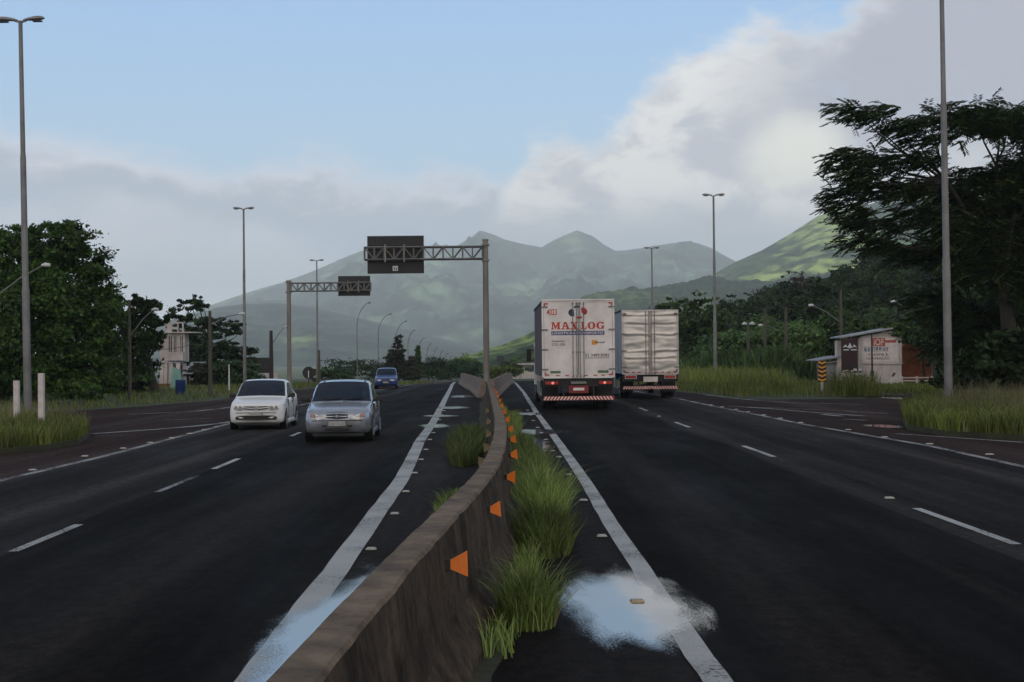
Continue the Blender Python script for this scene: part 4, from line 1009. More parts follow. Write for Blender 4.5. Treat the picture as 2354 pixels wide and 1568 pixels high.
pole(1760, 876, 708, 106, 'wood_pole', 'pole with a wooden crossarm and small lamp in front of the cane thicket', .13, (1790, 760, 1752, 748), (.70, .02))
pole(1808, 880, 706, 104, 'wood_pole', 'pole with a short crossarm right of the lamp pole at the foot of the wood', .12, None, (.35, .1))
pole(1800, 880, 790, 106, 'dark_pole', 'thin short brown stake next to the crossarm poles', .06)
pole(1935, 862, 666, 97, 'wood_pole', 'leaning pole behind the dark banner with a lamp arm reaching left', .11, (1933, 742, 1868, 702))
pole(2143, 890, 755, 92, 'wood_pole', 'pole behind the brown brick building with a lamp arm reaching left', .07, (2142, 752, 2058, 694))
pole(2150, 890, 626, 90, 'dark_pole', 'dark power pole with wide crossarm left of the tall right street lamp', .12, None, (1.05, .05))
pole(-22, 940, 640, 60, 'wood_pole', 'pole cut off at the left edge whose lamp arm crosses the large tree', .12, (-20, 690, 100, 610))
# power lines
def wire(p, q, sag, label):
    pts = [p.lerp(q, t)+Vector((0, 0, -sag*4*t*(1-t))) for t in np.linspace(0, 1, 14)]
    m_ = MB(); m_.tube(pts, .013, 4, caps=False); o = m_.build('power_line', M['wire']); tag(o, label, 'wire', 'overhead power lines')
wl = P(2150, 630, 90)
for i, (dx, lab) in enumerate([(-.95, 'left'), (0, 'middle'), (.95, 'right')]):
    wire(wl+Vector((dx, 0, .05)), P(1760, 706, 106)+Vector((dx*.6, 0, .1)), .7, '%s power line from the dark power pole back to the crossarm pole' % lab)
    wire(wl+Vector((dx, 0, .05)), P(2700, 560, 75)+Vector((dx, 0, 0)), .5, '%s power line running from the dark power pole out of the picture on the right' % lab)
wire(P(299, 800, 74), P(484, 778, 80), .3, 'thin cable between the two weathered poles on the left')
wire(P(-22, 790, 60), P(299, 795, 74), .3, 'thin cable crossing the large dark tree at the left')

# white marker posts on the left island
M['post_white'] = pm('post_paint', (.56, .51, .49), .8, var=.25, scale=4, bump=.2)
for (px, ptop, pbase, lab) in [(39, 875, 1000, 'shorter white concrete post left of the nearest lamp pole'), (96, 858, 1008, 'taller white concrete post right of the nearest lamp pole')]:
    dist = G(px, pbase).y*1.02; b = P(px, pbase, dist); b.z = .1; H = P(px, ptop, dist).z-.1
    m_ = MB(); m_.box(-.07, .07, -.07, .07, -.1, H, bev=.012); o = m_.build('marker_post', M['post_white']); o.location = b; tag(o, lab, 'post', 'white posts on the left traffic island')

# round sign from behind
p = P(709.5, 857, 88)
root = empty('round_sign', (p.x, 88, 0)); tag(root, 'round road sign seen from its dark back, behind the silver car', 'road sign')
m_ = MB(); m_.cyl((0, 0, p.z), .38, .02, 'y', 32); m_.build('sign_plate', M['sign_back'], root)
m_ = MB(); m_.box(-.025, .025, -.06, -.02, p.z-.3, p.z+.12); m_.build('bracket', M['white_metal'], root)
m_ = MB(); m_.tube([(0, -.01, 0), (0, -.01, p.z-.3)], .03, 8); m_.build('post', M['wood_pole'], root)

# dark billboard and a small pale board below it
p0 = P(566, 858, 122); p1 = P(628.6, 822, 122)
root = empty('billboard', ((p0.x+p1.x)/2, 122, zf(122))); tag(root, 'dark brown billboard seen from behind, left of the far gantry', 'billboard')
w = (p1.x-p0.x)/2; m_ = MB(); m_.box(-w, w, -.04, .04, p0.z-zf(122), p1.z-zf(122), bev=.02); m_.build('panel', M['sign_back'], root)
m_ = MB(); m_.box(w*.72, w*.80, -.12, -.05, 0, p1.z-zf(122)-.05); m_.build('leg', M['white_metal'], root)
m_ = MB(); m_.box(-w*.7, -w*.62, -.12, -.05, 0, p1.z-zf(122)-.05); m_.build('leg', M['dark_pole'], root)
p0 = P(608, 873, 119); p1 = P(638, 858, 119)
root = empty('notice_board', ((p0.x+p1.x)/2, 119, zf(119))); tag(root, 'small pale board below the right end of the dark billboard', 'sign board')
w = (p1.x-p0.x)/2; m_ = MB(); m_.box(-w, w, -.03, .03, p0.z-zf(119), p1.z-zf(119), bev=.01); m_.build('panel', M['post_white'], root)
m_ = MB(); m_.box(-.04, .04, .04, .1, 0, p1.z-zf(119)-.05); m_.build('leg', M['galv'], root)
# far small road sign right of the gantry
p0 = P(1142, 829, 330); p1 = P(1159, 818, 330)
root = empty('far_sign', ((p0.x+p1.x)/2, 330, zf(330))); tag(root, 'tiny dark road sign far off just right of the near gantry post', 'road sign')
w = (p1.x-p0.x)/2; m_ = MB(); m_.box(-w, w, -.03, .03, p0.z-zf(330), (p0.z+p1.z)/2-.04-zf(330)); m_.box(-w, w, -.03, .03, (p0.z+p1.z)/2+.04-zf(330), p1.z-zf(330)); m_.build('panel', M['sign_back'], root)
m_ = MB(); m_.box(-.06, .06, .04, .14, 0, p1.z-zf(330)); m_.build('leg', M['dark_pole'], root)

# chevron marker sign
p = P(1890.5, 905, 70)
root = empty('chevron_sign', (p.x, 70, 0)); tag(root, 'tall narrow black and yellow chevron sign on the right verge', 'road sign')
M['chev_yellow'] = pm('chevron_yellow', (.80, .36, .03), .5, var=.1)
zt = P(1890, 829, 70).z; zb = P(1890, 878, 70).z; hw = .21
m_ = MB(); m_.box(-hw, hw, 0, .02, zb, zt); pl = m_.build('sign_plate', M['black'], root)
m_ = MB(); n = 5; st = (zt-zb)/n
for i in range(n):
    z_ = zb+st*(i+.08); m_.prism([(-hw*.93, z_+st*.42), (0, z_), (hw*.93, z_+st*.42), (hw*.93, z_+st*.86), (0, z_+st*.44), (-hw*.93, z_+st*.86)], -.008, -.002)
m_.build('chevrons', M['chev_yellow'], pl)
m_ = MB(); m_.box(-.06, .06, .022, .10, -.1, zt-.1, bev=.01); m_.build('post', M['post_white'], root)

# ------------------------------------------------------------------ buildings
M['plaster'] = pm('white_plaster', (.34, .30, .28), .85, col2=(.62, .56, .54), scale=1.0, bump=.2, stretch=(1, 1, .5))
M['plaster_dirty'] = pm('dirty_plaster', (.44, .39, .375), .9, col2=(.64, .575, .55), scale=2.5, bump=.3, stretch=(1, 1, .5))
M['window_dark'] = pm('window_dark', (.018, .018, .022), .25, var=.2)
M['brick'] = pm('brick_wall', (.20, .055, .025), .9, col2=(.34, .11, .045), scale=2, bump=.4)
M['tin'] = pm('tin_roof', (.30, .31, .33), .5, .3, .2, 2)
M['red_wall'] = pm('red_wall', (.20, .03, .03), .8)
M['teal'] = pm('teal_paint', (.20, .38, .33), .8)
M['blue'] = pm('blue_plastic', (.008, .035, .16), .5)
M['banner'] = pm('dark_banner', (.016, .008, .010), .6, col2=(.04, .008, .012), scale=1.2)
M['palegreen'] = pm('pale_green_wall', (.42, .46, .28), .85, var=.15)

def balcony_house():
    D = 112; s = D/FPX; z0 = zf(D); x = lambda px: P(px, 800, D).x; z = lambda py: P(400, py, D).z-z0
    cx = x(405); root = empty('balcony_house', (cx, D, z0)); tag(root, 'narrow white two-storey house with a balcony beside the small dark tree', 'house')
    X = lambda px: x(px)-cx
    w = MB(); w.box(X(385), X(425.4), 0, 1.4, z(832), z(764), bev=.02); w.box(X(362), X(385)-.003, .8, 1.8, z(832), z(764)); w.box(X(362), X(425.4)-.3, .5, 1.8, 0, z(835)); w.build('wall', M['plaster'], root)
    w = MB(); w.box(X(380), X(425.4)+1.0, -.5, 1.8, z(766), z(764)+.02, bev=.02); sl = w.build('roof', M['plaster'], root)
    w = MB(); 
    for (a, b) in [(385, 387), (396, 398), (411, 413), (422, 425)]: w.box(X(a), X(b), -.45, -.3, z(763.8), z(742))
    w.box(X(385), X(425), -.46, -.29, z(744), z(741)); w.box(X(385), X(396), -.42, -.33, z(763.8), z(744)); w.box(X(398)+.01, X(411)-.01, -.42, -.33, z(757), z(752)); w.build('parapet', M['plaster'], root)
    w = MB(); w.box(X(384), X(426), -.75, -.62, z(824), z(810)); w.box(X(384), X(426), -.75, -.003, z(829), z(824)-.003); w.box(X(384), X(386), -.62, -.003, z(824), z(810)); w.box(X(424), X(426), -.62, -.003, z(824), z(810)); w.build('balcony', M['plaster'], root)
    w = MB(); w.box(X(372), X(423), -1.3, -.003, z(834.5), z(832)); w.build('canopy', M['tin'], root)
    for (a, b) in [(388, 396), (400, 406), (415, 421)]:
        w = MB(); w.box(X(a), X(b), -.03, -.004, z(810)+.05, z(773)); f = w.build('window', M['window_dark'], root)
        w = MB(); c = (X(a)+X(b))/2; w.box(c-.02, c+.02, -.045, -.032, z(810)+.05, z(773)); w.box(X(a)-.04, X(a), -.05, 0, z(812), z(772)); w.box(X(b), X(b)+.04, -.05, 0, z(812), z(772)); w.build('frame', M['post_white'], f)
    for a in (376, 385, 397, 413):
        w = MB(); w.box(X(a), X(a)+.28, -1.25, -1.0, 0, z(834.8)); w.build('column', M['plaster'], root)
    w = MB(); w.box(X(399), X(416), .44, .48, .1, z(840)); w.build('door', M['red_wall'], root)
    w = MB(); w.box(X(388), X(396), .44, .48, .1, z(845)); w.build('door', M['window_dark'], root)
    w = MB(); w.box(X(362), X(404), -1.5, -1.4, -.2, .28); w.build('low_wall', M['red_wall'], root)
    w = MB(); w.tube([(X(413), -.3, z(764)), (X(413), -.3, z(735))], .04, 6); w.build('antenna', M['galv'], root)
balcony_house()
def shed_left():
    D = 108; z0 = zf(D); cx = P(443, 800, D).x; X = lambda px: P(px, 800, D).x-cx; z = lambda py: P(440, py, D).z-z0
    root = empty('small_shed', (cx, D, z0)); tag(root, 'small pale shed with tin awning right of the white balcony house', 'shed')
    w = MB(); w.box(X(438), X(463), 0, 3, 0, z(850), bev=.02); w.box(X(427), X(438)-.01, 1.2, 3, 0, z(858)); w.build('wall', M['plaster_dirty'], root)
    w = MB(); w.add([(X(426), -1.2, z(858)), (X(450), -1.2, z(858)), (X(466), 1.4, z(832)), (X(430), 1.4, z(832)), (X(426), -1.2, z(858)-.05), (X(450), -1.2, z(858)-.05), (X(466), 1.4, z(832)-.05), (X(430), 1.4, z(832)-.05)], [(0,1,2,3),(7,6,5,4),(0,4,5,1),(1,5,6,2),(2,6,7,3),(3,7,4,0)]); w.build('roof', M['tin'], root)
    w = MB(); w.box(X(429), X(436), 1.12, 1.18, 0, z(864)); w.build('door', M['window_dark'], root)
shed_left()
# roadside things by the house
p = P(415, 917, 82)
m_ = MB(); m_.tube([(0,0,0), (0,0,.04), (0,0,.28), (0,0,.3), (0,0,.55), (0,0,.57), (0,0,.85)], [.27,.28,.28,.295,.28,.29,.28], 18); o = m_.build('barrel', M['blue']); o.location = (p.x, 82, 0); tag(o, 'blue plastic barrel on the verge in front of the balcony house', 'barrel')
m_ = MB(); m_.prism([(-.35, 0), (.3, 0), (.18, .7), (-.22, .8)], -.15, .15); o = m_.build('sack', M['teal']); pp = P(407, 893, 100); o.location = (pp.x, 100, .9-.3); tag(o, 'pale teal banner hanging by the entrance of the balcony house', 'banner')
o.location = (pp.x, 100, 0); o.name = 'cloth_banner'; o.scale = (1.3, 1, 1.9)

def workshop():
    D = 92; cx = P(2026, 820, D).x; X = lambda px: P(px, 820, D).x-cx; z = lambda py: P(2026, py, D).z
    root = empty('workshop', (cx, D, 0)); tag(root, 'white workshop with faded painted lettering and a slanting roof on the right', 'building')
    w = MB(); w.prism([(X(1979.7), -1.5), (X(2072), -1.5), (X(2072), z(773)), (X(2052), z(761)), (X(1979.7), z(773))], 0, 3); w.build('wall', M['plaster_dirty'], root)
    w = MB(); w.prism([(X(1934), z(776)), (X(1934), z(773)), (X(2049), z(753.5)), (X(2049), z(757))], -.5, 3.2); w.build('roof', M['tin'], root)
    w = MB(); w.box(X(1979.7), X(2072)+.06, -.07, -.002, z(837.5), z(834)); w.box(X(1979.7)-.02, X(1984), -.06, -.002, 0, z(838)); w.box(X(2067), X(2072)+.03, -.06, -.002, z(834)+.01, z(774)); w.build('ledge', M['plaster'], root)
    w = MB(); w.box(X(1937), X(1979), 1.5, 2.2, -1, z(782)); w.build('side_wall', M['plaster_dirty'], root)
    w = MB(); w.box(X(1974.5), X(1978), -.1, .3, 0, z(776)); w.build('corner_post', M['plaster'], root)
    def txt(body, x0, x1, y0, y1, mat, bold=0.02, dy=-.012):
        me = text_mesh(body, X(x1)-X(x0), z(y0)-z(y1), bold=bold); o = link('lettering', me, M[mat], root); o.location = ((X(x0)+X(x1))/2, dy, (z(y0)+z(y1))/2)
    M['t_red'] = pm('faded_red_paint', (.42, .10, .07), .8, var=.3, scale=6); M['t_blue'] = pm('faded_blue_paint', (.16, .21, .27), .8, var=.3, scale=6)
    M['t_black'] = pm('faded_black_paint', (.05, .05, .055), .8, var=.4, scale=6); M['t_patch'] = pm('painted_patch', (.66, .59, .58), .8, var=.15, scale=4)
    w = MB(); w.box(X(1985), X(2064), -.008, -.003, z(831), z(776)); w.build('painted_panel', M['t_patch'], root)
    w = MB(); w.box(X(2006), X(2035), -.011, -.009, z(796), z(777)); w.box(X(2035)+.005, X(2060), -.011, -.009, z(788), z(782)); w.build('painted_block', M['t_red'], root)
    txt('iOF', 2009, 2032, 779, 794, 't_patch', .03, -.015)
    w = MB(); w.box(X(1987), X(2041), -.011, -.009, z(808), z(797.5)); w.build('painted_block', M['t_blue'], root)
    txt('TEILLES', 1989, 2040, 798.5, 807.5, 't_patch', .02, -.015)
    txt('CHAPA E', 1996, 2041, 812, 818, 't_black', .02); txt('CHAPEA\u00c7\u00c3O', 1991, 2046, 820, 828, 't_black', .02)
    w = MB(); w.box(X(2058), X(2066), -.02, -.01, 0+.2, z(858)); 
    w = MB(); w.prism([(X(2048), z(866)), (X(2054), z(866)), (X(2059), z(858)), (X(2053), z(857))], -.012, -.006); w.build('painted_mark', M['t_black'], root)
workshop()
def banner_sign():
    D = 90; cx = P(1953, 820, D).x; X = lambda px: P(px, 820, D).x-cx; z = lambda py: P(1953, py, D).z
    root = empty('banner_sign', (cx, D, 0)); tag(root, 'tall dark maroon banner with white ornament left of the painted workshop', 'sign')
    w = MB(); w.box(X(1934), X(1972), 0, .05, z(856), z(779), bev=.01); pl = w.build('panel', M['banner'], root)
    w = MB(); a = lambda px, py: (X(px), z(py))
    w.prism([a(1937,799), a(1944,792), a(1949,798), a(1954,788), a(1959,798), a(1964,792), a(1970,799), a(1964,797), a(1954,801), a(1944,797)], -.012, -.002)
    w.prism([a(1939,805.5), a(1951,805.5), a(1951,803), a(1939,803)][::-1], -.012, -.002); w.prism([a(1956,805.5), a(1970,805.5), a(1970,803), a(1956,803)][::-1], -.012, -.002)
    w.prism([a(1936,852), a(1948,850.5), a(1953,853.5), a(1948,852.5), a(1936,854.5)], -.012, -.002); w.prism([a(1955,852), a(1968,850), a(1972,853), a(1966,852.5), a(1955,854.5)], -.012, -.002)
    w.build('ornament', M['white_metal'], pl)
    M['maroon'] = pm('maroon', (.07, .008, .012), .7)
    w = MB()
    for q in (818, 823, 829): w.box(X(1938), X(1969), -.01, -.002, z(q+1.4), z(q))
    w.build('faded_lines', M['maroon'], pl)
    for s_ in (1938, 1968):
        w = MB(); w.box(X(s_)-.04, X(s_)+.04, .052, .12, -.2, z(782)); w.build('leg', M['white_metal'], root)
banner_sign()
def right_shed():
    D = 94; cx = P(1913, 850, D).x; X = lambda px: P(px, 850, D).x-cx; z = lambda py: P(1913, py, D).z
    root = empty('small_shed', (cx, D, 0)); tag(root, 'small white shed with sloping roof behind the chevron sign', 'shed')
    w = MB(); w.box(X(1900), X(1926), 0, 3, -1, z(836)); w.build('wall', M['tin'], root)
    w = MB(); w.prism([(X(1876), z(829.5)), (X(1876), z(827)), (X(1930), z(818)), (X(1930), z(822))], -.6, 3.2); w.build('roof', M['tin'], root)
    w = MB(); w.prism([(X(1899), z(834.5)), (X(1899), z(833)), (X(1928), z(829)), (X(1928), z(831))], -.3, -.1); w.build('gutter', M['post_white'], root)
    w = MB(); w.box(X(1923), X(1926)+.02, -.4, -.3, -1, z(829)); w.build('post', M['post_white'], root)
right_shed()
def brick_building():
    D = 96; cx = P(2108, 830, D).x; X = lambda px: P(px, 830, D).x-cx; z = lambda py: P(2108, py, D).z
    root = empty('brick_building', (cx, D, 0)); tag(root, 'red-brown brick building right of the painted workshop, partly under trees', 'building')
    w = MB(); w.box(X(2074), X(2144), 0, 6, -1.5, z(800)); w.build('wall', M['brick'], root)
    w = MB(); w.prism([(X(2070), z(801)), (X(2070), z(797)), (X(2108), z(757)), (X(2150), z(797)), (X(2150), z(801))], -.4, 6.3); w.build('roof', M['brick'], root)
    w = MB(); w.box(X(2118), X(2122), -.03, -.003, z(838), z(830)); w.build('lamp', M['orange'], root)
brick_building()
r0 = (P(2128, 880, 93.5).x, 93.5, 0)
tree('broadleaf_tree', r0, pix_blobs([(2090,770,46,22,-1),(2130,780,44,22,-1),(2158,825,20,34),(2120,745,60,26),(2065,752,26,14,-1)], 93.5, r0), 9000, .13, 88, 'leaf_forest', 'low dark tree hanging over the top of the brick building', trunk_r=.08, clumps=120, spread=.16)
def white_fence():
    D = 91; cx = P(2108, 875, D).x; X = lambda px: P(px, 875, D).x-cx; z = lambda py: P(2108, py, D).z
    root = empty('rail_fence', (cx, D, 0)); tag(root, 'low white three-rail fence in front of the brick building', 'fence')
    for a, b in ((869.5, 867), (876.5, 874), (885, 882.5)):
        w = MB(); w.box(X(2072), X(2143), -.03, .03, z(a), z(b)); w.build('rail', M['post_white'], root)
    for q in (2073, 2107, 2142):
        w = MB(); w.box(X(q)-.06, X(q)+.06, -.07, -.031, -1, z(865)); w.build('post', M['post_white'], root)
white_fence()
# stop pole in front of the workshop
p = P(2005, 866, 84); t = P(2004, 767, 84)
m_ = MB(); m_.tube([(0,0,-.8), (0,0,t.z*.4), (0,0,t.z)], [.07, .05, .045], 8); m_.tube([(0,0,p.z-.3+.3), (0,0,p.z+.35)], .10, 8); o = m_.build('iron_pole', M['black']); o.location = (p.x, 84, 0); tag(o, 'thin black iron pole standing in front of the painted workshop', 'pole')
# red and white striped drums below the banner
M['drum'] = pm('drum_red', (.16, .03, .025), .6)
for i, (px, lab) in enumerate([(1966, 'left red and white striped post below the dark banner'), (1978, 'right red and white striped post below the dark banner')]):
    p = P(px, 878, 86); root = empty('striped_post', (p.x, 86, -.05)); tag(root, lab, 'post', 'striped posts by the workshop')
    m_ = MB(); m_.tube([(0,0,0), (0,0,1.1)], .10, 10); m_.build('shaft', M['drum'], root)
    m_ = MB()
    for q in (.15, .45, .75, 1.0): m_.tube([(0,0,q), (0,0,q+.13)], .106, 10)
    m_.build('stripe', M['white_metal'], root)
# pale green house far along the right
def far_house():
    D = 300; z0 = zf(D); cx = P(1202, 840, D).x; X = lambda px: P(px, 845, D).x-cx; z = lambda py: P(1202, py, D).z-z0
    root = empty('far_house', (cx, D, z0)); tag(root, 'pale green flat-roofed house far off left of the first truck', 'house')
    w = MB(); w.box(X(1178), X(1215), 0, 8, -1, z(839)); w.build('wall', M['palegreen'], root)
    w = MB(); w.box(X(1174), X(1235), -1.2, 8.5, z(839)+.02, z(835)); w.build('roof', M['plaster'], root)
    for q in (1184, 1206):
        w = MB(); w.box(X(q), X(q)+.9, -.06, -.005, z(852), z(845)); w.build('window', M['window_dark'], root)
    w = MB(); w.box(X(1173), X(1240), -2.2, -2.0, -1, z(855)); w.build('front_wall', M['plaster'], root)
far_house()

# ------------------------------------------------------------------ cars
M['glass'] = pm('car_glass', (.010, .018, .034), .05, var=.2, spec=.35)
M['tyre'] = M['rubber']
M['rim'] = pm('rim', (.30, .30, .30), .4, .7, .15)
M['headlamp'] = pm('headlamp', (.42, .42, .42), .12, .6, .3, 14, coat=1.0)
M['amber'] = pm('indicator', (.42, .24, .19), .3)
M['plate'] = pm('number_plate', (.32, .32, .31), .6, var=.2, scale=12)
def car_paint(name, c, metal=.0, rough=.32): return pm(name, c, rough, metal, .04, 2, coat=.6)
def hatchback(name, label, paint, loc, rz, scale=1.0, style='a', rack=False):
    root = empty(name, loc, rz); root.scale = (scale,)*3; tag(root, label, 'car')
    # stations along the car: y, half width, z underside, z mid, z shoulder, top half width, z top ; ring from sill to roof centre
    if style == 'a':
        st = [(.00,.52,.34,.46,.60,.44,.655),(.05,.66,.25,.47,.64,.56,.70),(.22,.765,.19,.50,.69,.64,.755),(.50,.80,.18,.54,.74,.68,.81),(.90,.81,.18,.57,.79,.715,.87),(1.08,.815,.18,.58,.82,.73,.90),
              (1.16,.815,.18,.58,.835,.725,.935),(1.60,.815,.18,.59,.87,.655,1.27),(1.80,.815,.18,.59,.885,.62,1.395),(2.05,.815,.18,.59,.90,.60,1.435),(2.7,.815,.18,.59,.92,.59,1.43),(3.2,.81,.19,.60,.945,.57,1.39),(3.42,.80,.20,.60,.96,.53,1.32),(3.70,.77,.25,.60,.96,.58,1.02),(3.80,.70,.32,.60,.90,.55,.92)]
    else:
        st = [(.00,.56,.36,.48,.64,.50,.70),(.05,.70,.24,.49,.69,.60,.745),(.20,.79,.19,.52,.73,.67,.79),(.48,.82,.18,.56,.78,.70,.85),(.85,.828,.18,.59,.82,.73,.91),(1.03,.828,.18,.60,.85,.74,.935),
              (1.12,.828,.18,.60,.86,.735,.975),(1.60,.828,.18,.61,.89,.665,1.32),(1.80,.828,.18,.61,.91,.63,1.435),(2.05,.828,.18,.61,.925,.61,1.47),(2.7,.828,.18,.61,.945,.60,1.465),(3.2,.82,.19,.62,.965,.58,1.42),(3.45,.81,.20,.62,.98,.54,1.34),(3.74,.79,.25,.62,.97,.60,1.03),(3.86,.72,.32,.62,.92,.56,.93)]
    def ring(s):
        y, w, zb, zm, zs, wt, zt = s
        hood = zt < zs+.14
        return [(0, zb), (w*.80, zb), (w*.965, zb+.05), (w*.995, (zb+zm)/2), (w, zm), (w*.985, (zm+zs)/2), (w*.955, zs), (w*.925 if not hood else (w*.955+wt)/2+.02, zs+.022 if not hood else (zs+zt)/2+.01),
                (wt+.055 if not hood else wt+.02, (zt-.10) if not hood else zt-.012), (wt, zt-.035 if not hood else zt-.004), (wt*.90, zt-.008 if not hood else zt), (wt*.5, zt+.012), (0, zt+.018)]
    # finer stations by interpolation
    S = []
    for i in range(len(st)-1):
        k = 3
        for j in range(k):
            t = j/k; S.append(tuple(a+(b-a)*t for a, b in zip(st[i], st[i+1])))
    S.append(st[-1]); R = [ring(s) for s in S]; n = len(R[0])
    body = MB(); glassF = MB(); sides = MB()
    V = []
    for s, r in zip(S, R):
        for sg in (1, -1):
            for (x, z_) in r: V.append((sg*x, s[0]+ (0 if s[0] > .3 else (x*x*.28)*(1-s[0]/.3)), z_))
    def idx(i, sg, k_): return i*2*n+(0 if sg > 0 else n)+k_
    bf, wf, sf, rf = [], [], [], []
    for i in range(len(S)-1):
        ym = (S[i][0]+S[i+1][0])/2
        for sg in (1, -1):
            for k_ in range(n-1):
                q = (idx(i, sg, k_), idx(i+1, sg, k_), idx(i+1, sg, k_+1), idx(i, sg, k_+1))
                if sg > 0: q = q[::-1]
                if 1.16 < ym < 1.80 and k_ >= 9: wf.append(q)
                elif 3.42 < ym < 3.68 and k_ >= 10: rf.append(q)
                elif 1.45 < ym < 3.30 and k_ == 7 and not (2.30 < ym < 2.36): sf.append(q)
                else: bf.append(q)
    bf.append(tuple(idx(0, 1, k_) for k_ in range(n))+tuple(idx(0, -1, k_) for k_ in range(n-2, 0, -1)))
    last = len(S)-1; bf.append((tuple(idx(last, 1, k_) for k_ in range(n))+tuple(idx(last, -1, k_) for k_ in range(n-2, 0, -1)))[::-1])
    def sub(nm, fs, mat, par, smooth=True):
        used = sorted({a for f in fs for a in f}); mp = {a: i for i, a in enumerate(used)}
        me = bpy.data.meshes.new(nm); me.from_pydata([V[a] for a in used], [], [tuple(mp[a] for a in f) for f in fs])
        b_ = bmesh.new(); b_.from_mesh(me); bmesh.ops.remove_doubles(b_, verts=b_.verts, dist=.0008); bmesh.ops.recalc_face_normals(b_, faces=b_.faces); b_.to_mesh(me); b_.free()
        me.polygons.foreach_set('use_smooth', [smooth]*len(me.polygons)); return link(nm, me, mat, par)
    bo = sub('body', bf, paint, root); sub('windscreen', wf, M['glass'], root); sub('rear_window', rf, M['glass'], root); sub('side_windows', sf, M['glass'], root)
    fz = lambda y, x: next((s for s in S if s[0] >= y), S[-1])
    W = st[3][1]; zt = st[1][6]
    # wheels in dark arches
    for y_ in (.72, 3.15):
        for sg in (-1, 1):
            a = MB(); a.cyl((sg*(W-.07), y_, .30), .335, .15, 'x', 26); a.build('wheel_arch', M['black'], root)
            w = empty('wheel', (sg*(W-.09), y_, .285)); w.parent = root
            t = MB(); t.tube([(-.09,0,0), (-.075,0,0), (.075,0,0), (.09,0,0)], [.255,.285,.285,.255], 26); t.build('tyre', M['tyre'], w)
            r_ = MB(); r_.cyl((sg*.092, 0, 0), .185, .02, 'x', 20); 
            for q in range(6): r_.bar((sg*.106, 0, 0), (sg*.106, math.cos(q*1.047)*.17, math.sin(q*1.047)*.17), .016)
            r_.build('rim', M['rim'], w)
    # face: positions along the nose curve
    def ny(x, z_):                                     # nose surface depth at this spot
        return .0+x*x*.28-.012+ (0 if z_ < .62 else (z_-.62)*.9) + max(0, (abs(x)-.50))*.28
    def patch(nm, poly, mat, par, th=.03, dy=0.0):
        m_ = MB(); k_ = len(poly); fr = [(x, ny(x, z_)-dy, z_) for x, z_ in poly]; bk = [(x, ny(x, z_)+th+.05, z_) for x, z_ in poly]
        m_.add(fr+bk, [tuple(range(k_)), tuple(range(k_, 2*k_))[::-1]]+[(i, i+k_, (i+1) % k_+k_, (i+1) % k_) for i in range(k_)]); return m_.build(nm, mat, par)
    if style == 'a':                                   # small oval-nosed hatch: slim twin grille, wide lamps
        for sg in (-1, 1):
            h = patch('headlight', [(sg*.28, .56), (sg*.31, .625), (sg*.45, .665), (sg*.63, .69), (sg*.66, .64), (sg*.62, .56), (sg*.45, .535)], M['headlamp'], root, dy=.035)
            patch('indicator', [(sg*.55, .58), (sg*.55, .67), (sg*.64, .685), (sg*.655, .62)], M['amber'], h, dy=.045)
            patch('fog_recess', [(sg*.24, .365), (sg*.24, .405), (sg*.36, .41), (sg*.34, .365)], M['black'], root, dy=.02)
        patch('grille', [(-.25, .575), (-.26, .655), (0, .675), (.26, .655), (.25, .575), (0, .555)], M['black'], root, dy=.03)
        g_ = patch('grille_bar', [(-.25, .605), (-.25, .625), (0, .632), (.25, .625), (.25, .605), (0, .606)], paint, root, dy=.045)
        m_ = MB(); m_.cyl((0, -.065, .618), .038, .012, 'y', 16); m_.build('emblem', M['rim'], root)
        patch('lower_intake', [(-.30, .30), (-.28, .335), (0, .345), (.28, .335), (.30, .30), (0, .285)], M['black'], root, dy=.02)
        patch('number_plate', [(-.20, .385), (-.20, .50), (.20, .50), (.20, .385)], M['plate'], root, dy=.05)
    else:
        for sg in (-1, 1):
            h = patch('headlight', [(sg*.40, .60), (sg*.39, .67), (sg*.48, .725), (sg*.64, .755), (sg*.69, .71), (sg*.66, .61), (sg*.52, .58)], M['headlamp'], root, dy=.035)
            for q in (.47, .59):
                m_ = MB(); m_.cyl((sg*q, ny(q, .66)-.05, .662), .05, .02, 'y', 16); m_.build('bulb', M['rim'], h)
            patch('grille', [(sg*.06, .60), (sg*.06, .685), (sg*.37, .70), (sg*.37, .625)], M['black'], root, dy=.03)
            patch('grille_bar', [(sg*.06, .635), (sg*.06, .655), (sg*.37, .67), (sg*.37, .652)], paint, root, dy=.045)
        m_ = MB(); m_.cyl((0, -.06, .64), .055, .012, 'y', 20); e_ = m_.build('emblem', M['rim'], root)
        patch('lower_intake', [(-.60, .30), (-.62, .38), (-.50, .425), (0, .44), (.50, .425), (.62, .38), (.60, .30), (0, .29)], M['black'], root, dy=.025)
        patch('number_plate', [(-.20, .425), (-.20, .53), (.20, .53), (.20, .425)], M['plate'], root, dy=.055)
    hz_ = .715 if style == 'a' else .765
    m_ = MB(); m_.tube([(x, ny(x, hz_)-.028, hz_-abs(x)*.05) for x in np.linspace(-.5, .5, 11)], .007, 5)
    m_.build('bonnet_seam', M['black'], root)
    m_ = MB(); m_.tube([(x, ny(x, .50)-.020, .525-abs(x)*.03) for x in np.linspace(-.6, .6, 13)], .008, 5); m_.build('bumper_seam', M['black'], root)
    # lip under the bumper, wipers, mirrors, door seam
    m_ = MB(); m_.box(-.60, .60, .13, .30, .13, .20, bev=.02); m_.build('air_dam', M['black'], root)
    m_ = MB(); m_.bar((-.5, 1.15, .975), (-.02, 1.22, 1.01), .012); m_.bar((.02, 1.15, .975), (.48, 1.22, 1.01), .012); m_.build('wipers', M['black'], root)
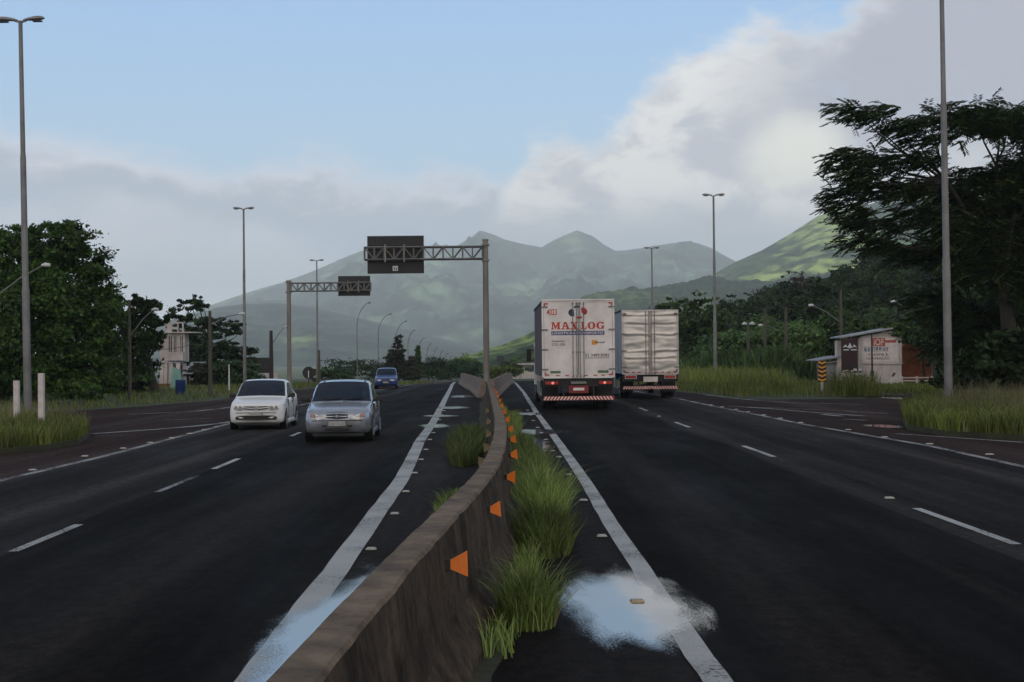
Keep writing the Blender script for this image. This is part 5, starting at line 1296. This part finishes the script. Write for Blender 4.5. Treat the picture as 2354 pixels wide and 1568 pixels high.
    for sg in (-1, 1):
        m_ = MB(); m_.box(*sorted((sg*.82, sg*1.0)), 1.33, 1.43, .93, 1.06, bev=.03); m_.bar((sg*.75, 1.40, .93), (sg*.88, 1.39, .97), .03); m_.build('side_mirror', M['black'], root)
        m_ = MB(); m_.box(*sorted((sg*(W+.012), sg*(W-.05))), 1.18, 1.20, .30, .88); m_.box(*sorted((sg*(W+.012), sg*(W-.05))), 2.32, 2.34, .30, .92); m_.box(*sorted((sg*(W+.014), sg*(W-.05))), 2.12, 2.26, .78, .81); m_.build('door_trim', M['black'], root)
        m_ = MB(); m_.box(*sorted((sg*(W+.012), sg*(W-.1))), 1.05, 2.8, .17, .25, bev=.01); m_.build('sill', paint, root)
    # dashboard shadow seen through the glass edge, rear-view mirror, black roof rails
    if rack:
        for sg in (-1, 1):
            m_ = MB(); m_.tube([(sg*.53, 1.9, 1.47), (sg*.53, 2.4, 1.50), (sg*.53, 3.2, 1.46)], .022, 6); m_.build('roof_rail', M['black'], root)
    m_ = MB(); m_.box(-.10, .10, 1.68, 1.70, st[7][6]-.01, st[7][6]+.04); m_.build('sticker', M['plate'], root) if False else None
    m_ = MB()
    for sg in (-1, 1): m_.box(*sorted((sg*.50, sg*.70)), 3.72, 3.80, .70, .90)
    m_.build('tail_lights', M['amber'], root)
    return root
dirL = math.atan(97/FPX)
pa_silver = car_paint('silver_paint', (.40, .425, .48), .65, .27); pa_white = car_paint('white_paint', (.86, .86, .85)); pa_blue = car_paint('blue_paint', (.035, .09, .30), .3)
g1 = G(776, 1017); hatchback('hatchback_car', 'silver hatchback with black mirrors coming toward the viewer', pa_silver, (g1.x, g1.y-.05, .004), dirL, .975, 'a', True)
g2 = G(588, 989); hatchback('hatchback_car', 'white hatchback driving in the outer lane left of the silver car', pa_white, (g2.x, g2.y, .004), dirL, .925, 'b', False)
g3 = G(887, 893.5); hatchback('hatchback_car', 'blue hatchback far behind at the bend of the left carriageway', pa_blue, (g3.x, g3.y, zf(g3.y)+.004), dirL+.02, .93, 'a', False)
p4 = P(1189, 875, 300); hatchback('hatchback_car', 'tiny white car far ahead just left of the first truck', pa_white, (p4.x, 300, p4.z), dirL, .95, 'b', False)

# ------------------------------------------------------------------ trucks
M['box_white'] = pm('truck_box_paint', (.70, .655, .63), .45, 0, .16, 1.1, coat=.15)
M['box_alu'] = pm('crumpled_aluminium', (.60, .56, .52), .36, .45, .08, 2)
M['curtain'] = pm('grey_side_panel', (.13, .13, .16), .6, var=.1, stretch=(1, 6, .3), scale=1)
M['side_alu'] = pm('side_aluminium', (.30, .33, .37), .5, .3, .2, 2, stretch=(1, 6, .2))
M['truck_black'] = pm('truck_black', (.012, .012, .012), .7, var=.4)
M['lamp_red'] = pm('tail_lamp_red', (.40, .015, .012), .3)
M['refl_red'] = pm('reflective_red', (.42, .04, .03), .5); M['refl_white'] = pm('reflective_white', (.72, .66, .62), .5)
M['logo_red'] = pm('logo_red', (.50, .035, .02), .5); M['logo_blue'] = pm('logo_blue', (.02, .05, .19), .5); M['logo_dark'] = pm('logo_dark', (.06, .06, .07), .5)
M['logo_navy'] = pm('logo_navy', (.01, .03, .08), .5); M['logo_orange'] = pm('logo_orange', (.75, .30, .02), .5); M['green_tape'] = pm('green_tape', (.09, .17, .09), .6, var=.4, scale=12)
M['lit_lamp'] = None
def lit(name, c, s):
    m, N, L, b = node_mat(name); b.inputs['Base Color'].default_value = (*c, 1); b.inputs['Emission Color'].default_value = (*c, 1); b.inputs['Emission Strength'].default_value = s; return m
M['brake'] = lit('brake_glow', (1.0, .35, .25), .35)
def truck(label, loc, rz, W, zb, zt, L_, door_mat, side_mat, second=False):
    root = empty('box_truck', loc, rz); tag(root, label, 'truck')
    h = W/2
    b = MB(); b.box(-h+.03, h-.03, .05, L_, zb, zt, bev=.02); body = b.build('cargo_box', side_mat, root)
    for sg in (-1, 1):
        b = MB()
        for y_ in np.arange(.6, L_, .6): b.box(*sorted((sg*(h-.03), sg*(h-.005))), y_, y_+.05, zb+.05, zt-.05)
        b.build('side_ribs', side_mat, body)
    b = MB(); fr = .07
    b.box(-h, -h+fr, -.02, .05, zb-.02, zt); b.box(h-fr, h, -.02, .05, zb-.02, zt); b.box(-h+fr+.001, h-fr-.001, -.02, .05, zt-fr, zt); b.box(-h+fr+.001, h-fr-.001, -.02, .05, zb-.05, zb+.06)
    if not second: b.box(-h-.01, h+.01, -.06, .3, zt+.003, zt+.06)
    b.build('rear_frame', M['box_white'] if not second else M['post_white'], root)
    b = MB(); b.box(-h-.012, -h+.03, .3, L_, zt-.06, zt+.01); b.box(h-.03, h+.012, .3, L_, zt-.06, zt+.01); b.build('roof_rail', M['truck_black'], root)
    for sg in (-1, 1):
        x0, x1 = sorted((sg*.012, sg*(h-fr-.01))); d = MB(); nx, nz_ = 26, 60
        vs = []; fs = []
        for j in range(nz_+1):
            for i in range(nx+1):
                x = x0+(x1-x0)*i/nx; z_ = zb+.065+(zt-fr-zb-.07)*j/nz_
                if second:
                    u = (z_-zb)/(zt-zb); dy = .030*noise.noise(Vector((x*.9+sg*5, z_*3.0, .5)))+.014*noise.noise(Vector((x*2.2, z_*6, 2)))
                    for c0 in (.26, .36, .62, .93, .80): dy += -.020*math.exp(-((u-c0-.012*math.sin(x*3+sg*2+c0*9))/.016)**2)+.014*math.exp(-((u-c0+.03)/.02)**2)
                    e_ = min(1, min(i, nx-i)/3, min(j, nz_-j)/3); dy *= e_
                else: dy = .003*noise.noise(Vector((x*1.4, z_*1.2, sg)))
                vs.append((x, -.012+dy, z_))
        for j in range(nz_):
            for i in range(nx): a_ = j*(nx+1)+i; fs.append((a_, a_+1, a_+nx+2, a_+nx+1))
        d.add(vs, fs, 0, True); dr = d.build('door', door_mat, root)
        for x_ in (.06, .20):
            r_ = MB(); r_.tube([(sg*x_, -.05, zb-.03), (sg*x_, -.05, zt-.05)], .014, 8); 
            for q in (zb+.02, zb+.9, zb+1.7, zt-.1): r_.box(sg*x_-.03, sg*x_+.03, -.062, -.030, q-.03, q+.03)
            r_.build('lock_rod', M['galv'], dr)
        for q in (.1, .36, .62, .92):
            r_ = MB(); zz = zb+(zt-zb)*q; r_.box(*sorted((sg*(h-.22), sg*(h+.012))), -.05, -.030, zz-.025, zz+.025); r_.build('hinge', M['galv'], dr)
    r_ = MB(); r_.box(-.006, .006, -.018, -.010, zb+.06, zt-.07); r_.build('door_seal', M['truck_black'], root)
    # frame, bumper, wheels, mudguards
    b = MB()
    b.box(-h+.05, h-.05, .06, .30, zb-.36, zb-.06); b.box(-.45, -.35, .3, L_+1, zb-.30, zb-.02); b.box(.35, .45, .3, L_+1, zb-.30, zb-.02); b.build('chassis', M['truck_black'], root)
    bz = .42 if not second else .50
    b = MB(); b.box(-h+.04, h-.04, -.02, .05, bz-.07, bz+.07); bump = b.build('bumper', M['refl_red'], root)
    b = MB(); n = 21; wd = (W-.12)/n
    for i in range(n):
        x = -h+.06+wd*i; k = -1 if i < n/2 else 1; sl = .05*-k
        b.prism([(x+.01-sl*.8, bz-.065), (x+wd*.55-sl*.8, bz-.065), (x+wd*.55+sl*.8, bz+.065), (x+.01+sl*.8, bz+.065)], -.030, -.0215)
    b.build('stripes', M['refl_white'], bump)
    b = MB()
    for sg in (-1, 1): b.box(sg*.55-.04, sg*.55+.04, .05, .12, bz-.05, zb-.1)
    b.build('bumper_bracket', M['truck_black'], bump)
    for y_ in ((2.0, 3.25) if not second else (1.9,)):
        for sg in (-1, 1):
            w = empty('wheel', (sg*(h-.32), y_, .50)); w.parent = root
            t = MB(); t.tube([(-.28,0,0), (-.24,0,0), (-.03,0,0), (0,0,0), (.03,0,0), (.24,0,0), (.28,0,0)], [.44,.50,.50,.42,.50,.50,.44], 28); t.build('tyre', M['tyre'], w)
            r_ = MB(); r_.cyl((sg*.27, 0, 0), .29, .04, 'x', 20); r_.cyl((sg*.30, 0, 0), .13, .10, 'x', 14); r_.build('rim', M['rim'], w)
            f_ = MB(); f_.box(sg*(h-.32)-.30, sg*(h-.32)+.30, y_-.72, y_-.70, .28, zb-.15); f_.build('mudflap', M['truck_black'], root)
    for sg in (-1, 1):
        w = empty('wheel', (sg*(h-.2), L_+.9, .50)); w.parent = root
        t = MB(); t.tube([(-.15,0,0), (-.13,0,0), (.13,0,0), (.15,0,0)], [.44,.50,.50,.44], 24); t.build('tyre', M['tyre'], w)
        r_ = MB(); r_.cyl((sg*.14, 0, 0), .27, .04, 'x', 18); r_.build('rim', M['rim'], w)
    b = MB(); b.tube([(-h+.7, 2.0, .5), (-.35, 2.0, .5), (0, 2.0, .48), (.35, 2.0, .5), (h-.7, 2.0, .5)], [.07,.08,.19,.08,.07], 12); b.build('axle', M['truck_black'] if not second else M['galv'], root)
    b = MB(); 
    for sg in (-1, 1): b.box(*sorted((sg*(h-.06), sg*(h-.10))), 4.4, L_-1.0, .45, .95)
    b.build('side_guard', M['galv'], root)
    # cab
    b = MB(); b.prism([(-h+.04, .75), (h-.04, .75), (h-.04, 2.5), (h-.22, 2.95), (-h+.22, 2.95), (-h+.04, 2.5)], L_+.25, L_+2.1); cab = b.build('cab', M['box_white'] if not second else pa_blue, root)
    for sg in (-1, 1):
        b = MB(); b.box(*sorted((sg*(h-.035), sg*(h-.03))), L_+.9, L_+1.7, 1.7, 2.4); b.build('window', M['glass'], cab)
        m_ = MB(); m_.box(*sorted((sg*(h+.10), sg*(h+.30))), L_+1.75, L_+1.85, 1.75, 2.30, bev=.03); m_.bar((sg*(h-.04), L_+1.8, 2.25), (sg*(h+.15), L_+1.8, 2.22), .02); m_.bar((sg*(h-.04), L_+1.8, 1.8), (sg*(h+.15), L_+1.8, 1.82), .02); m_.build('side_mirror', M['black'], root)
    return root
def on_door(root, W, zb, zt, zoom):
    """u,v on the rear face from the enlarged picture of it"""
    x0, x1, y0, y1 = zoom
    return (lambda a: (a-x0)/(x1-x0)*W-W/2), (lambda b_: zt-(b_-y0)/(y1-y0)*(zt-zb))
dirR = math.atan(45/FPX)
gt = G(1331, 942); W1, zb1, zt1 = 2.66, 1.20, 3.98
t1 = truck('white box truck with red and blue company lettering, the nearer of two trucks', (gt.x, gt.y, .004), dirR, W1, zb1, zt1, 9.6, M['box_white'], M['curtain'])
U, Z = on_door(t1, W1, zb1, zt1, (205, 1135, 100, 1065))
def letter(parent, body, x0, x1, y0, y1, mat, bold=.03, name='lettering', dy=-.0165):
    me = text_mesh(body, U(x1)-U(x0), Z(y0)-Z(y1), bold=bold); o = link(name, me, M[mat], parent); o.location = ((U(x0)+U(x1))/2, dy, (Z(y0)+Z(y1))/2)
def flat(parent, name, polys, mat, dy=-.020):
    m_ = MB()
    for poly in polys: m_.prism([(U(a), Z(b_)) for a, b_ in poly], dy, dy+.003)
    return m_.build(name, M[mat], parent)
def rect(a, b_, c, d): return [(a, d), (c, d), (c, b_), (a, b_)]
# slab-serif MAXLOG built from strokes, letter by letter
def slab_word():
    y0, y1 = 368, 462; H_ = y1-y0; polys = []
    def R_(x0, a, x1, b_): polys.append(rect(x0, y0+a*H_, x1, y0+b_*H_))
    def Q(*p): polys.append([(x, y0+y*H_) for x, y in p])
    # M
    x = 325; R_(x, 0, x+34, .13); R_(x, .87, x+38, 1); R_(x+10, .13, x+24, .87); R_(x+82, 0, x+118, .13); R_(x+76, .87, x+118, 1); R_(x+82, .13, x+108, .87)
    Q((x+34, 0), (x+60, .62), (x+52, 1.0), (x+22, .13)); Q((x+82, 0), (x+82, .35), (x+58, .98), (x+52, .72))
    # A
    x = 452; Q((x+38, 0), (x+60, 0), (x+30, .87), (x+16, .87)); Q((x+50, 0), (x+68, 0), (x+102, .87), (x+72, .87)); R_(x, .87, x+42, 1); R_(x+60, .87, x+112, 1); R_(x+32, .56, x+72, .68)
    # X
    x = 570; Q((x+8, .13), (x+40, .13), (x+88, .87), (x+54, .87)); Q((x+70, .13), (x+84, .13), (x+28, .87), (x+14, .87)); R_(x, 0, x+46, .13); R_(x+56, 0, x+98, .13); R_(x, .87, x+42, 1); R_(x+46, .87, x+98, 1)
    # L
    x = 706; R_(x, 0, x+44, .13); R_(x+10, .13, x+34, .87); R_(x, .87, x+72, 1); R_(x+60, .62, x+72, .87)
    # O, G
    def arc(cx, cy, rx, ry, ix, iy, a0, a1, n=14):
        for i in range(n):
            t0 = math.radians(a0+(a1-a0)*i/n); t1_ = math.radians(a0+(a1-a0)*(i+1)/n)
            polys.append([(cx+rx*math.cos(t0), cy-ry*math.sin(t0)), (cx+ix*math.cos(t0), cy-iy*math.sin(t0)), (cx+ix*math.cos(t1_), cy-iy*math.sin(t1_)), (cx+rx*math.cos(t1_), cy-ry*math.sin(t1_))][::-1])
    cy = (y0+y1)/2; arc(840, cy, 50, H_/2, 20, H_*.40, 0, 360, 22); arc(952, cy, 50, H_/2, 20, H_*.40, 35, 330, 20)
    R_(985, .02, 997, .30); R_(966, .52, 1006, .62); R_(976, .62, 998, .95)
    return polys
flat(t1, 'lettering', slab_word(), 'logo_red')
bar = flat(t1, 'blue_bar', [rect(326, 484, 1004, 534)], 'logo_blue', -.022)
letter(bar, 'LOGISTICA E TRANSPORTES', 340, 990, 494, 524, 'refl_white', .02, dy=-.0235)
letter(t1, '4023', 268, 400, 202, 280, 'logo_red', .04)
# ring of four swooshes
def swoosh(cx, cy, r0_, r1_, a0, a1, n=10, bulge=1.0):
    out = []
    for i in range(n):
        t0 = a0+(a1-a0)*i/n; t1_ = a0+(a1-a0)*(i+1)/n; w0 = math.sin(math.pi*(i/n))**.6*bulge if i else .05; w1 = math.sin(math.pi*((i+1)/n))**.6*bulge if i < n-1 else .05
        def pt(t, w, o_): r_ = (r0_+r1_)/2+(r1_-r0_)/2*w*o_; return (cx+r_*math.cos(math.radians(t))*1.12, cy-r_*math.sin(math.radians(t))*.82)
        out.append([pt(t0, w0, -1), pt(t1_, w1, -1), pt(t1_, w1, 1), pt(t0, w0, 1)])
    return out
flat(t1, 'emblem', swoosh(668, 245, 45, 110, 140, 235), 'logo_navy'); flat(t1, 'emblem', swoosh(668, 245, 45, 110, -35, 60), 'logo_red')
flat(t1, 'emblem', swoosh(668, 245, 66, 104, 75, 125), 'logo_navy'); flat(t1, 'emblem', swoosh(668, 245, 66, 104, 255, 305), 'logo_red')
flat(t1, 'emblem', swoosh(590, 232, 8, 34, 0, 200), 'logo_navy'); flat(t1, 'emblem', swoosh(745, 232, 8, 34, 180, 380), 'logo_red')
letter(t1, 'CO 100', 330, 500, 636, 670, 'logo_dark', .02); flat(t1, 'decal', [rect(330, 606, 496, 616)], 'logo_dark')
flat(t1, 'decal', [rect(842, 600, 905, 660)], 'logo_orange'); letter(t1, 'brasil', 910, 1006, 612, 642, 'logo_dark', .04); flat(t1, 'decal', [rect(888, 622, 912, 640)], 'logo_dark', -.024)
letter(t1, '51 3489.8585', 756, 1064, 772, 812, 'logo_dark', .02); flat(t1, 'decal', [rect(756, 824, 1064, 830)], 'logo_dark')
flat(t1, 'reflective_tape', [rect(310, 988, 440, 1020), rect(915, 985, 1050, 1018)], 'green_tape')
for (x_, y_, sx, sy) in [(232, 128, 1, 1), (1108, 120, -1, 1), (240, 1046, 1, -1), (1108, 1046, -1, -1)]:
    flat(t1, 'reflective_tape', [rect(min(x_, x_+sx*52), min(y_, y_+sy*16), max(x_, x_+sx*52), max(y_, y_+sy*16)), rect(min(x_, x_+sx*16), min(y_+sy*17, y_+sy*42), max(x_, x_+sx*16), max(y_+sy*17, y_+sy*42))], 'refl_red', -.054)
flat(t1, 'reflective_tape', [rect(a, 1040, a+46, 1054) for a in (380, 500, 740, 860, 960)], 'refl_red', -.026)
flat(t1, 'reflective_tape', [rect(a, 1040, a+46, 1054) for a in (440, 560, 800, 910)], 'refl_white', -.026)
def rear_lamps(root, W, z0, zc, spread, mat_h, lw, lh, lit_):
    for sg in (-1, 1):
        b = MB(); b.box(sg*spread-lw/2-.03, sg*spread+lw/2+.03, .01, .07, zc-lh/2-.03, zc+lh/2+.03, bev=.01); hs = b.build('tail_light', mat_h, root)
        b = MB(); b.box(sg*spread-lw/2, sg*spread+lw/2, -.012, .009, zc-lh/2, zc+lh/2, bev=.008); b.build('lens', M['lamp_red'], hs)
        if lit_: b = MB(); b.cyl((sg*(spread-.03), -.02, zc), .05, .014, 'y', 14); b.build('lit_bulb', M['brake'], hs)
rear_lamps(t1, W1, 0, .98, .98, M['truck_black'], .46, .10, True)
b = MB(); b.box(-.28, .28, -.01, .05, .94, 1.03, bev=.01); b.build('plate_holder', M['galv'], t1)
b = MB(); b.box(-.36, .36, .0, .05, .60, .88, bev=.01); pb = b.build('plate_bracket', M['red_wall'], t1)
b = MB(); b.box(-.20, .20, -.012, -.002, .70, .80, bev=.003); b.build('number_plate', M['logo_orange'] if False else M['refl_white'], pb)

gt2 = G(1496, 916.5); W2, zb2, zt2 = 2.60, 1.14, 4.06
t2 = truck('box truck with crumpled bare aluminium rear doors, the farther of two trucks', (gt2.x, gt2.y, .004), dirR, W2, zb2, zt2, 9.0, M['box_alu'], M['side_alu'], True)
U, Z = on_door(t2, W2, zb2, zt2, (1265, 2000, 220, 1055))
flat(t2, 'reflective_tape', [rect(a, 1030, a+40, 1044) for a in (1310, 1390, 1470, 1690, 1770, 1850, 1920)], 'refl_red', -.026)
for (x_, y_, sx, sy) in [(1290, 262, 1, 1), (1975, 262, -1, 1), (1285, 1036, 1, -1), (1975, 1036, -1, -1)]:
    flat(t2, 'reflective_tape', [rect(min(x_, x_+sx*36), min(y_, y_+sy*12), max(x_, x_+sx*36), max(y_, y_+sy*12)), rect(min(x_, x_+sx*12), min(y_+sy*13, y_+sy*36), max(x_, x_+sx*12), max(y_+sy*13, y_+sy*36))], 'logo_dark', -.060)
rear_lamps(t2, W2, 0, .99, .90, M['white_metal'], .48, .12, False)
b = MB(); b.box(-.33, .33, -.02, .03, .76, 1.00, bev=.01); b.build('number_plate', M['refl_white'], t2)

# ------------------------------------------------------------------ unseen cloud, placed to keep the junction in shade
bm = bmesh.new(); bmesh.ops.create_icosphere(bm, subdivisions=5, radius=1)
for v in bm.verts:
    n_ = v.co.normalized(); k_ = 1+.22*noise.fractal(n_*2.2, 1, 2, 5)
    v.co = Vector((n_.x*520*k_, n_.y*480*k_, n_.z*(120 if n_.z < 0 else 200)*k_))
me = bpy.data.meshes.new('shade_cloud'); bm.to_mesh(me); bm.free(); me.polygons.foreach_set('use_smooth', [True]*len(me.polygons))
M['shade_cloud'] = pm('shade_cloud', (.75, .75, .77), 1, 0, .05, .01, spec=0)
o = link('shade_cloud', me, M['shade_cloud']); tt_ = 1350/sd.z; o.location = (60+sd.x*tt_, 190+sd.y*tt_, 1350); tag(o, kind='stuff')

# ------------------------------------------------------------------ haze
b = MB(); b.box(-4500, 4500, -300, 9500, -10, 640); hz = b.build('haze'); tag(hz, kind='stuff')
m = bpy.data.materials.new('haze'); m.use_nodes = True; N = m.node_tree.nodes; N.clear()
pv = N.new('ShaderNodeVolumePrincipled'); pv.inputs['Color'].default_value = (.83, .93, 1.0, 1); pv.inputs['Density'].default_value = 1.7e-4; pv.inputs['Anisotropy'].default_value = .0
out = N.new('ShaderNodeOutputMaterial'); m.node_tree.links.new(pv.outputs[0], out.inputs['Volume']); hz.data.materials.append(m)
